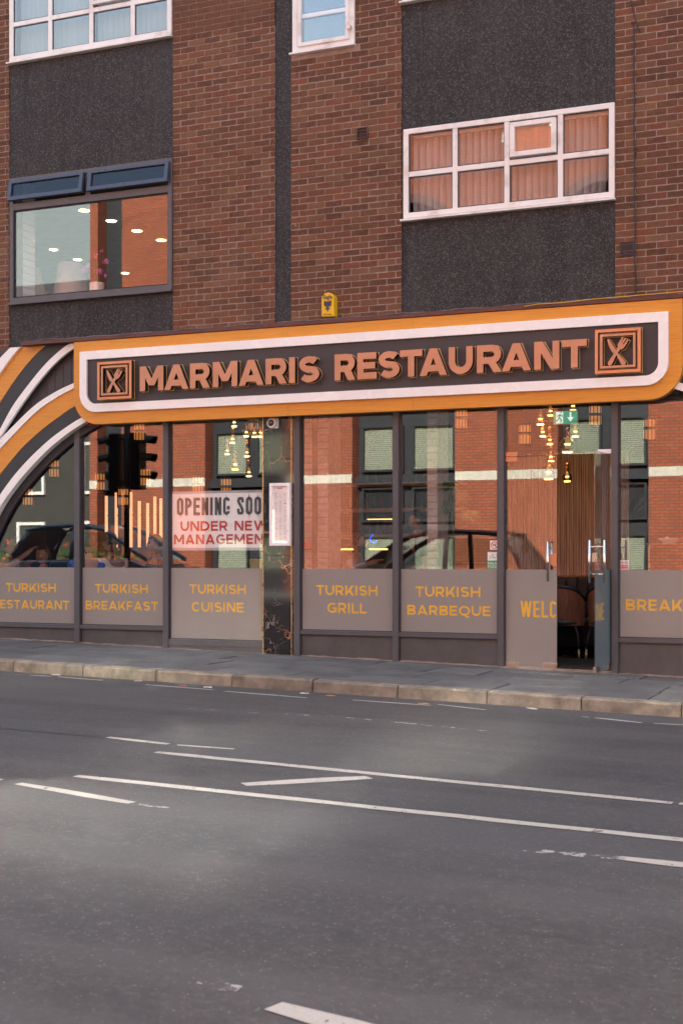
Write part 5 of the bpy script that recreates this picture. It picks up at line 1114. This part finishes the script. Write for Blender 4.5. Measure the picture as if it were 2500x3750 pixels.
# ============================================================ PEOPLE
def skin_mesh(name, pts, edges, rad, mat, parent, root=0, sub=2, loc=(0, 0, 0)):
    me = bpy.data.meshes.new(name+'_cage'); me.from_pydata(pts, edges, []); o = bpy.data.objects.new(name+'_cage', me); COL.objects.link(o)
    sk = o.modifiers.new('skin', 'SKIN'); sk.use_smooth_shade = True
    for i, r in enumerate(rad): me.skin_vertices[0].data[i].radius = r if isinstance(r, tuple) else (r, r); me.skin_vertices[0].data[i].use_root = (i == root)
    ss = o.modifiers.new('sub', 'SUBSURF'); ss.levels = sub; ss.render_levels = sub
    bpy.context.view_layer.update(); m2 = bpy.data.meshes.new_from_object(o.evaluated_get(bpy.context.evaluated_depsgraph_get())); bpy.data.objects.remove(o)
    m2.name = name; m2.materials.clear(); m2.materials.append(M[mat]); smoothme(m2)
    ob = bpy.data.objects.new(name, m2); COL.objects.link(ob); ob.parent = parent; ob.location = loc; return ob
def person(label, loc, rz, top, skin='skin', hair='hair_black', lean=.12, stand=False, look=(0, 0), arms=(((.24, .16, .38), (.12, .34, .46)), ((-.24, .16, .38), (-.12, .34, .46))), sleeve=.45, beard=False, cap=False, long_hair=False, trousers='cloth_black'):
    """local frame: faces +Y, hips at z=0; arms give elbow and wrist relative to the hips"""
    t = thing('person', label, 'person', loc); t.rotation_euler = (0, 0, rz); t.scale = (1.1, 1.1, 1.1) if not stand else (1.03, 1.03, 1.03); ORG[t.name] = (0, 0, 0)
    ly = lean
    pts = [(0, 0, 0), (0, ly*.3, .16), (0, ly*.6, .32), (0, ly, .46), (0, ly+.01, .53), (0, ly+.03, .60)]
    rad = [(.16, .12), (.145, .11), (.165, .12), (.15, .10), (.055, .055), (.058, .058)]
    ed = [(0, 1), (1, 2), (2, 3), (3, 4), (4, 5)]
    tp, tr, te = list(pts[:4])+[(0, ly+.005, .505)], [(.172, .132), (.160, .122), (.180, .132), (.165, .112), (.075, .07)], [(0, 1), (1, 2), (2, 3), (3, 4)]
    for s, (el, wr) in zip((1, -1), arms):
        sh = (s*.185, ly, .455); n = len(pts); pts += [sh, el, wr]; rad += [.060, .044, .030]; ed += [(3, n), (n, n+1), (n+1, n+2)]
        d = (Vector(wr)-Vector(el)).normalized(); hand = Vector(wr)+d*.06; n2 = len(pts); pts += [tuple(hand)]; rad += [(.036, .018)]; ed += [(n+2, n2)]
        up = Vector((0, 0, 1)); sd = d.cross(up).normalized()
        for q in range(4):
            b0 = hand+sd*(.026-.0175*q)+d*.025; m1 = b0+d*.035+up*-.004; m2 = m1+d*(.024+.006*(q in (1, 2)))-up*.016; k = len(pts); pts += [tuple(b0), tuple(m1), tuple(m2)]; rad += [.0095, .0085, .007]; ed += [(n2, k), (k, k+1), (k+1, k+2)]
        th = hand+sd*.03*s+up*.01; k = len(pts); pts += [tuple(th), tuple(th+d*.03+sd*.012*s)]; rad += [.011, .008]; ed += [(n2, k), (k, k+1)]
        k = len(tp); e2 = Vector(sh).lerp(Vector(el), min(1, sleeve*2)); tp += [sh, tuple(e2)]; tr += [.074, .060]; te += [(3, k), (k, k+1)]
        if sleeve > .5: w2 = Vector(el).lerp(Vector(wr), (sleeve-.5)*2); tp.append(tuple(w2)); tr.append(.044); te.append((k+1, k+2))
    for s in (1, -1):
        n = len(pts)
        if stand: pts += [(s*.09, 0, -.06), (s*.10, .01, -.46), (s*.10, -.01, -.86), (s*.11, .12, -.90)]
        else: pts += [(s*.09, .04, -.02), (s*.12, .44, .0), (s*.12, .42, -.42), (s*.12, .54, -.44)]
        rad += [.088, .058, .042, .032]; ed += [(0, n), (n, n+1), (n+1, n+2), (n+2, n+3)]
    body = skin_mesh('body', pts, ed, rad, skin, t)
    skin_mesh('top', tp, te, tr, top, t)
    lp, lr, le = [(0, 0, .02)], [(.178, .138)], []
    for s in (1, -1):
        n = len(lp)
        if stand: lp += [(s*.09, 0, -.06), (s*.10, .01, -.46), (s*.10, -.01, -.84)]
        else: lp += [(s*.09, .04, -.02), (s*.12, .44, .0), (s*.12, .42, -.38)]
        lr += [.10, .072, .058]; le += [(0, n), (n, n+1), (n+1, n+2)]
    skin_mesh('trousers', lp, le, lr, trousers, t)
    # head: one shaped surface with brow, nose, lips and chin
    bm = bmesh.new(); bmesh.ops.create_uvsphere(bm, u_segments=32, v_segments=24, radius=1)
    for v in bm.verts:
        x, y, z = v.co; X, Y, Z = x*.075, y*.094, z*.115
        if z < 0: X *= 1-.30*z*z; Y *= 1-.12*z*z
        if y > .5:
            g = math.exp(-(x/.16)**2); Y += .022*g*math.exp(-((z+.12)/.16)**2) + .006*g*math.exp(-((z+.02)/.3)**2)
            Y += .006*math.exp(-(x/.3)**2)*math.exp(-((z+.42)/.07)**2) + .007*math.exp(-(x/.3)**2)*math.exp(-((z+.74)/.15)**2) + .005*math.exp(-((z-.16)/.07)**2)*math.exp(-(x/.5)**2)
            for s in (-1, 1): Y -= .008*math.exp(-((x-s*.34)/.15)**2)*math.exp(-((z-.02)/.09)**2)
        v.co = (X, Y, Z)
    me = bpy.data.meshes.new('head'); bm.to_mesh(me); bm.free(); me.materials.append(M[skin]); smoothme(me)
    h = bpy.data.objects.new('head', me); COL.objects.link(h); h.parent = t; h.location = (0, ly+.035, .70); h.rotation_euler = (R(look[1]), 0, R(look[0])); ORG[h.name] = (0, 0, 0)
    for s in (-1, 1):
        MB().lathe([(0, -.011), (.008, -.008), (.0115, 0), (.008, .008), (0, .011)], (s*.028, .080, .004), 12).build('eye', 'eye_white', h, smooth=True)
        MB().lathe([(.005, 0), (.005, .002), (0, .003)], (s*.028, .0915, .004), 8, 'y').rot((s*.028, .0915), pi).build('iris', 'hair_black', h)
        MB().tube([(s*.014, .0935, .024), (s*.030, .0935, .030), (s*.046, .085, .025)], .0035, 6).build('eyebrow', 'hair_black', h)
        MB().lathe([(0, -.03), (.009, -.022), (.012, 0), (.010, .022), (0, .03)], (s*.077, .0, -.005), 10).build('ear', skin, h, smooth=True)
    MB().tube([(-.024, .086, -.052), (-.008, .097, -.049), (0, .098, -.0505), (.008, .097, -.049), (.024, .086, -.052)], .0055, 8).build('mouth', 'lip', h, smooth=True)
    bm = bmesh.new(); bmesh.ops.create_uvsphere(bm, u_segments=28, v_segments=20, radius=1)
    lim = -.35 if not long_hair else -1
    bmesh.ops.delete(bm, geom=[v for v in bm.verts if (v.co.y > .42 and v.co.z < .50) or v.co.z < lim or (v.co.y > .05 and v.co.z < .02)], context='VERTS')
    rnd = random.Random(5)
    for v in bm.verts: k = 1+rnd.uniform(-.02, .04); v.co = Vector((v.co.x*.085*k, v.co.y*.106*k-.006, v.co.z*.127*k+.004)) if not long_hair else Vector((v.co.x*.094*k, v.co.y*.112*k-.012, v.co.z*(.127 if v.co.z > 0 else .24)*k+.004))
    me = bpy.data.meshes.new('hair'); bm.to_mesh(me); bm.free(); me.materials.append(M[hair]); smoothme(me)
    hr = bpy.data.objects.new('hair', me); COL.objects.link(hr); hr.parent = h; sld = hr.modifiers.new('thick', 'SOLIDIFY'); sld.thickness = .012
    if beard:
        bm = bmesh.new(); bmesh.ops.create_uvsphere(bm, u_segments=28, v_segments=24, radius=1)
        bmesh.ops.delete(bm, geom=[v for v in bm.verts if v.co.z > -.38 or v.co.y < .0 or (abs(v.co.x) < .35 and v.co.z > -.52)], context='VERTS')
        for v in bm.verts: v.co = Vector((v.co.x*.076, v.co.y*.100, v.co.z*.122))
        me = bpy.data.meshes.new('beard'); bm.to_mesh(me); bm.free(); me.materials.append(M['hair_black']); b_ = bpy.data.objects.new('beard', me); COL.objects.link(b_); b_.parent = h; b_.modifiers.new('thick', 'SOLIDIFY').thickness = .012
    if cap: MB().lathe([(.088, .03), (.090, .07), (.075, .115), (.04, .135), (0, .14)], (0, -.004, 0), 24).build('cap', 'cloth_black', h, smooth=True); MB().prism([(-.07, .03), (.07, .03), (.07, .038), (-.07, .038)], .06, .16).build('cap_peak', 'cloth_black', h, bevel=.01)
    return t
SH = .585
person('seated woman with dark hair in a maroon top facing out behind the arch window', (-5.05, 1.42, .44), R(170), 'cloth_maroon', long_hair=True, look=(12, -8), sleeve=.4, lean=.2, arms=(((.26, .22, .28), (.08, .40, .50)), ((-.28, .20, .30), (-.04, .40, .44))))
person('seated person in a bright blue shirt with their back to the window', (-3.92, .55, SH), R(28), 'cloth_blue', skin='skin', sleeve=.5, look=(10, 0))
person('seated person in a black cap and white and black jacket behind the breakfast window', (-3.62, .85, SH+.02), R(70), 'cloth_white', skin='skin_dark', cap=True, sleeve=.9, look=(15, -14), lean=.16)
person('seated bearded person in a dark top at the right of the breakfast window', (-3.30, 1.55, SH), R(130), 'cloth_black', skin='skin_dark', beard=True, sleeve=.9, look=(10, -8))
person('person at the far left gesturing with one hand above a white sleeve', (-5.52, .72, SH), R(-70), 'cloth_white', sleeve=.8, arms=(((.22, .20, .40), (.10, .42, .60)), ((-.24, .16, .38), (-.12, .34, .46))))
person('seated bearded person in a black and white striped shirt beside the pale brick column', (-.55, 1.30, SH+.02), R(-78), 'striped_shirt', skin='skin_dark', beard=True, sleeve=.9, look=(0, 0), lean=.14)
person('standing waiter in a black t-shirt with bare forearms behind the barbeque window', (.43, 1.75, .93), R(120), 'cloth_black', skin='skin', stand=True, sleeve=.40, look=(20, -12), arms=(((.27, .06, .16), (.20, .26, -.02)), ((-.27, .06, .16), (-.18, .26, -.04))))
for i, (x, y, z, lb) in enumerate(((-.14, 1.22, .705, 'small yellow lit bottle on the table of the striped shirt person'), (-.02, 1.2, .705, 'second small bottle on the same table behind the grill window'), (-5.12, .85, .705, 'small bottle with a pale cap on the far left table'), (-3.3, .95, .705, 'small glass cruet on the table behind the breakfast window'), (-1.62, .8, .98, 'small glass cruet just below the banner'))):
    if i == 4: continue
    tag(MB().lathe([(0, 0), (.022, 0), (.024, .09), (.010, .13), (.010, .16), (0, .16)], (x, y, z), 12).build('bottle', 'bottle_amber', smooth=True), lb, 'bottle')
bc = tag(MB().lathe([(0, 0), (.17, 0), (.17, .04), (.13, .05), (.15, .22), (.15, .24), (0, .24)], (-1.53, .9, .92), 18).build('yellow_bin', 'alarm_yellow', smooth=True), 'yellow container peeking from behind the marble column under the banner', 'container')
tag(MB().box(-1.8, -1.3, .7, 1.1, 0, .92).build('side_cabinet', 'interior_dark'), 'low dark cabinet behind the frosted cuisine window', 'cabinet')

# ============================================================ ACROSS THE STREET (seen in the glass)
OY = -18.3
sheet_o = MB()
for i in range(48):
    a = -60+2.5*i; b_ = a+2.5
    sheet_o.hexa([(a, -60, G(a)-.6), (b_, -60, G(b_)-.6), (b_, -16.1, G(b_)-.6), (a, -16.1, G(a)-.6), (a, -60, G(a)-.02), (b_, -60, G(b_)-.02), (b_, -16.1, G(b_)-.03), (a, -16.1, G(a)-.03)])
tag(sheet_o.build('opposite_pavement', 'pale_concrete'), kind='structure')
op = thing('opposite_building', 'orange red brick building across the street with white stone band and arched bays', 'building', (-2, OY, 0))
bays = [(-17.4, -17.39), (-15.65, -14.85), (-12.2, -9.7), (-7.87, -5.07), (-2.43, -.244), (2.5, 5.2), (8.0, 10.8), (13.5, 16.3)]
edges = [-15.9]
def opp_wall(a, b_): MB().box(a, b_, OY-.5, OY, -.6, 14.2).build('brick_pier', 'red_brickwork', op)
prevx = -15.9
for a, b_ in bays[1:]:
    if a-prevx > .05: opp_wall(prevx, a)
    prevx = b_
opp_wall(prevx, 24)
for a, b_ in bays[1:]:
    top = 12.6 if b_-a < 1 else 9.0
    cx, r = (a+b_)/2, (b_-a)/2; rz_ = 1.15 if b_-a > 1 else .25
    # brick spandrel above the arch head
    pts = [(a, 14.2), (a, top)]+[(cx-r*cos(R(180*i/16)), top+rz_*sin(R(180*i/16))) for i in range(17)]+[(b_, 14.2)]
    n = 17; A_ = [(cx-r*cos(R(180*i/16)), top+rz_*sin(R(180*i/16))) for i in range(17)]; B_ = [(p[0], 14.2) for p in A_]
    MB().strip(A_, B_, OY-.5, OY).build('arch_spandrel', 'red_brickwork', op)
    Ao = [(cx-(r+.0)*cos(R(180*i/16)), top+rz_*sin(R(180*i/16))) for i in range(17)]; Bo = [(cx-(r+.22)*cos(R(180*i/16)), top+.01+(rz_+.22)*sin(R(180*i/16))) for i in range(17)]
    MB().strip(Ao, Bo, OY-.1, OY+.03).build('arch_ring', 'brown_capping', op)
    # recessed dark bay with windows and pale blinds
    MB().box(a, b_, OY-.62, OY-.45, -.5, 14).build('bay_back', 'opp_frame', op)
    ww = (b_-a)
    for (z0, z1, bl) in () if ww < 1 else ((.75, 1.72, 1), (2.05, 2.95, 0), (3.35, 4.55, 1), (5.35, 6.95, 0), (7.9, 9.5, 0)):
        if a == 2.5 and z0 > 7: continue
        nk = 2 if ww > 1 and z0 < 5 else 1
        for k in range(nk):
            xa = a+.12+k*(ww/nk); xb = xa+ww/nk-.24
            if bl: MB().box(xa+.05, xb-.05, OY-.44, OY-.43, z0+.03, z1-.03).build('blind', 'pale_blind', op)
            if bl:
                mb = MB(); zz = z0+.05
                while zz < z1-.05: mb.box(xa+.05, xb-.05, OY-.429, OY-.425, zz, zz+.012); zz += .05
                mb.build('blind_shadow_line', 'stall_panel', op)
            MB().box(xa+.03, xb-.03, OY-.38+(.34 if z0 > 5 else 0), OY-.372+(.34 if z0 > 5 else 0), z0+.03, z1-.03).build('pane', 'opp_glass' if z0 > 5 else 'upper_glass', op)
            MB().ring([(xa, z0), (xb, z0), (xb, z1), (xa, z1)], [(xa+.06, z0+.06), (xb-.06, z0+.06), (xb-.06, z1-.06), (xa+.06, z1-.06)], OY-.42, OY-.34).build('window_frame', 'opp_frame', op)
    MB().box(a, b_, OY-.40, OY-.20, 3.02, 3.22).build('bay_band', 'opp_frame', op)
for i in range(len(bays)):
    a = -15.9 if i == 0 else bays[i][1]; b_ = bays[i+1][0] if i+1 < len(bays) else 24
    if b_-a < .1: continue
    k = max(1, round((b_-a)/.62))
    for q in range(k): MB().box(a+(b_-a)*q/k+.004, a+(b_-a)*(q+1)/k-.004, OY-.02, OY+.015, 3.06, 3.285).build('stone_band', 'opp_stone', op)
MB().box(-15.9, 24, OY-10, OY+.05, 14.2, 14.5).build('roof', 'roof_slate', op); MB().box(-15.9, 24, OY-10, OY-9.5, -.6, 14.2).build('rear_wall', 'red_brickwork', op); MB().box(-15.88, -15.6, OY-9.8, OY-.5, -.6, 14.2).build('end_wall', 'red_brickwork', op)
for (xa, xb, z0, z1) in ((2.65, 3.75, 7.75, 8.75), (4.35, 5.65, 7.85, 9.45), (4.1, 5.3, 10.35, 10.95), (-.6, 1.9, 10.4, 10.95), (.2, 1.6, 11.8, 12.3), (4.6, 5.7, 11.25, 11.75), (6.4, 7.6, 10.5, 11.6)):   # flush coated upper windows, added and placed to throw sun back on the street
    f = MB().ring([(xa, z0), (xb, z0), (xb, z1), (xa, z1)], [(xa+.05, z0+.05), (xb-.05, z0+.05), (xb-.05, z1-.05), (xa+.05, z1-.05)], OY-.02, OY+.06).build('window_frame', 'opp_frame', op); MB().box(xa+.05, xb-.05, OY+.03, OY+.038, z0+.05, z1-.05).build('pane', 'opp_glass', f); MB().box(xa+.05, xb-.05, OY-.01, OY+.004, z0+.05, z1-.05).build('blind', 'opp_frame', f)
MB().strip(arc(-3.1, 11.35, .75, 0, 180, 16), arc(-3.1, 11.35, .55, 0, 180, 16), OY-.02, OY+.04).build('stone_lunette', 'opp_stone', op)
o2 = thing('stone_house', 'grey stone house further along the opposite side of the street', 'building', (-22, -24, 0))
MB().box(-34, -17.2, -34, -24, -.6, 8.2).build('wall', 'grey_stone', o2); MB().prism([(-34.3, 8.2), (-16.9, 8.2), (-18.5, 10.2), (-32.5, 10.2)], -34, -23.8).build('roof', 'roof_slate', o2)  # shade on this house is put into a darkened stone colour
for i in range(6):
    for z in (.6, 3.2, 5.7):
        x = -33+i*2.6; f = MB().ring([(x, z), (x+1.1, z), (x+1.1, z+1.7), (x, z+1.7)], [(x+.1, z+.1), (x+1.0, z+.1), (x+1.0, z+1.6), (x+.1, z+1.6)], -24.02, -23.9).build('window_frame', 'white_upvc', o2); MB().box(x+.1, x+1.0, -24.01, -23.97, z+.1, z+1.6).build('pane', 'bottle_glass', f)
# traffic light in the carriageway edge
tl = thing('traffic_light', 'black traffic light pole with two signal heads at the left of the street', 'traffic light', (-6.8, -6.0, G(-6.8)-.16))
MB().tube([(-6.8, -6, G(-6.8)-.17), (-6.8, -6, 3.7)], .057, 12).build('pole', 'signal_black', tl, smooth=True)
for s in (-1, 1):
    hd = MB().box(-6.8+s*.22-.11, -6.8+s*.22+.11, -6.12, -5.88, 2.35, 3.35).build('signal_head', 'signal_black', tl, bevel=.03)
    for k in range(3):
        z = 3.18-.31*k; mb = MB(); A_, B_ = [], []
        for q in range(9): a = R(180*q/8); A_.append((-6.8+s*.33, -6+.13*cos(a), z+.13*sin(a))); B_.append((-6.8+s*(.60-.10*(1-sin(a))), -6+.13*cos(a), z+.13*sin(a)-.03))
        for q in range(8): mb.quad(A_[q], A_[q+1], B_[q+1], B_[q])
        v = mb.build('visor', 'signal_black', hd, fix=False); sd = v.modifiers.new('thick', 'SOLIDIFY'); sd.thickness = .01
    for z in (2.5, 3.25): MB().tube([(-6.8, -6, z), (-6.8+s*.22, -6, z)], .02, 6).build('bracket', 'signal_black', tl)
# parked cars reflected in the glass
def car(label, x, y, paint, L=4.2, H=1.72, flip=1):
    zg = G(x)-.155; t = thing('parked_car', label, 'car', (x, y, zg)); W = 1.76
    def X(p): return [(x+q[0], zg+q[1]) for q in p]
    lo = X([(-L/2, .35), (-L/2+.05, .82), (-L/2+.25, .98), (L/2-1.0, 1.0), (L/2-.12, .78), (L/2, .55), (L/2, .3), (-L/2, .28)])
    MB().prism(lo, y-W/2, y+W/2).build('body', paint, t, bevel=.06)
    up = [(-L/2+.18, .97), (-L/2+.34, 1.28), (-L/2+.62, H-.16), (-L/2+1.0, H-.04), (-.5, H), (.0, H-.03), (.42, H-.13), (.80, H-.32), (1.2, H-.58), (L/2-.62, .99)]
    mb = MB(); n = len(up)
    mb.v = [(x+q[0], y-W/2+.02+(.16 if q[1] > 1.2 else 0), zg+q[1]) for q in up]+[(x+q[0], y+W/2-.02-(.16 if q[1] > 1.2 else 0), zg+q[1]) for q in up]
    for i in range(n-1): mb.f.append((i, i+1, n+i+1, n+i))
    mb.build('roof', paint, t, bevel=.03)
    for s in (-1, 1):
        yy = y+s*(W/2-.02); yt = y+s*(W/2-.18)
        q = lambda a, b_: (x+a, yy+(yt-yy)*(b_-.97)/(H-.97), zg+b_)
        fr = [(-L/2+.30, 1.0), (-L/2+.60, H-.14), (.38, H-.10), (L/2-1.10, 1.02)]
        mb = MB(); n0 = 0; inner = [(-L/2+.42, 1.04), (-L/2+.66, H-.20), (-.42, H-.16), (-.42, 1.04)]; inner2 = [(-.32, 1.04), (-.32, H-.16), (.20, H-.20), (1.05, 1.18), (1.2, 1.06)]
        for nm, P_, mt, off in (('side_window', inner, 'car_glass', 0), ('side_window', inner2, 'car_glass', 0)):
            mb = MB(); mb.v = [q(*p) for p in P_]; mb.f = [tuple(range(len(P_)))]; mb.build(nm, mt, t, fix=False)
        # pillars and roof rail round the glass
        for P_ in ([(-L/2+.18, .97), (-L/2+.34, 1.28), (-L/2+.62, H-.16)], [(-.37, 1.0), (-.37, H-.1)], [(L/2-.62, .99), (1.2, H-.58), (.80, H-.32), (.42, H-.13), (.0, H-.05)], [(-L/2+.55, H-.12), (-L/2+1.0, H-.07), (-.5, H-.04), (.1, H-.07)]):
            MB().tube([q(*p) for p in P_], .055, 8).build('pillar', paint, t, smooth=True)
    for cx in (-L/2+.75, L/2-.80):
        for s in (-1, 1):
            wv = MB().lathe([(0, -.10), (.30, -.10), (.33, -.06), (.33, .06), (.30, .10), (0, .10)], (x+cx, y+s*(W/2-.10), zg+.33), 24, 'y').build('wheel', 'tyre', t, smooth=False)
            MB().lathe([(0, 0), (.20, 0), (.21, .012), (0, .012)], (x+cx, y+s*(W/2-.10)+(-.10 if s < 0 else .112), zg+.33), 18, 'y').build('rim', 'satin_steel', wv)
    t.rotation_euler = (0, 0, 0 if flip > 0 else pi)
    return t
car('dark maroon car parked on the far side of the street', -3.45, -12.9, 'car_maroon', 4.4, 1.80, -1)
car('blue grey people carrier parked on the far side of the street', -11.6, -12.6, 'car_blue', 4.5, 1.80)
fp = thing('flower_planter', 'long planter of green foliage and orange flowers across the street', 'planter', (-15, -17.0, 0)); MB().box(-20, -12.6, -17.3, -16.8, .2, .9).build('trough', 'brown_capping', fp)
mb1, mb2 = MB(), MB(); random.seed(31)
for i in range(900):
    x = random.uniform(-20, -12.6); y = random.uniform(-17.35, -16.75); z = .9+abs(random.gauss(0, .28)); s = random.uniform(.03, .08); a = random.random()*6.28; tgt = mb2 if random.random() > .8 else mb1
    tgt.quad((x-s*cos(a), y-s*sin(a), z), (x, y, z-s*.5), (x+s*cos(a), y+s*sin(a), z+s*.3), (x, y, z+s))
tag(mb1.build('foliage', 'leaf', fp, fix=False), kind='stuff'); tag(mb2.build('flowers', 'petal_orange', fp, fix=False), kind='stuff')
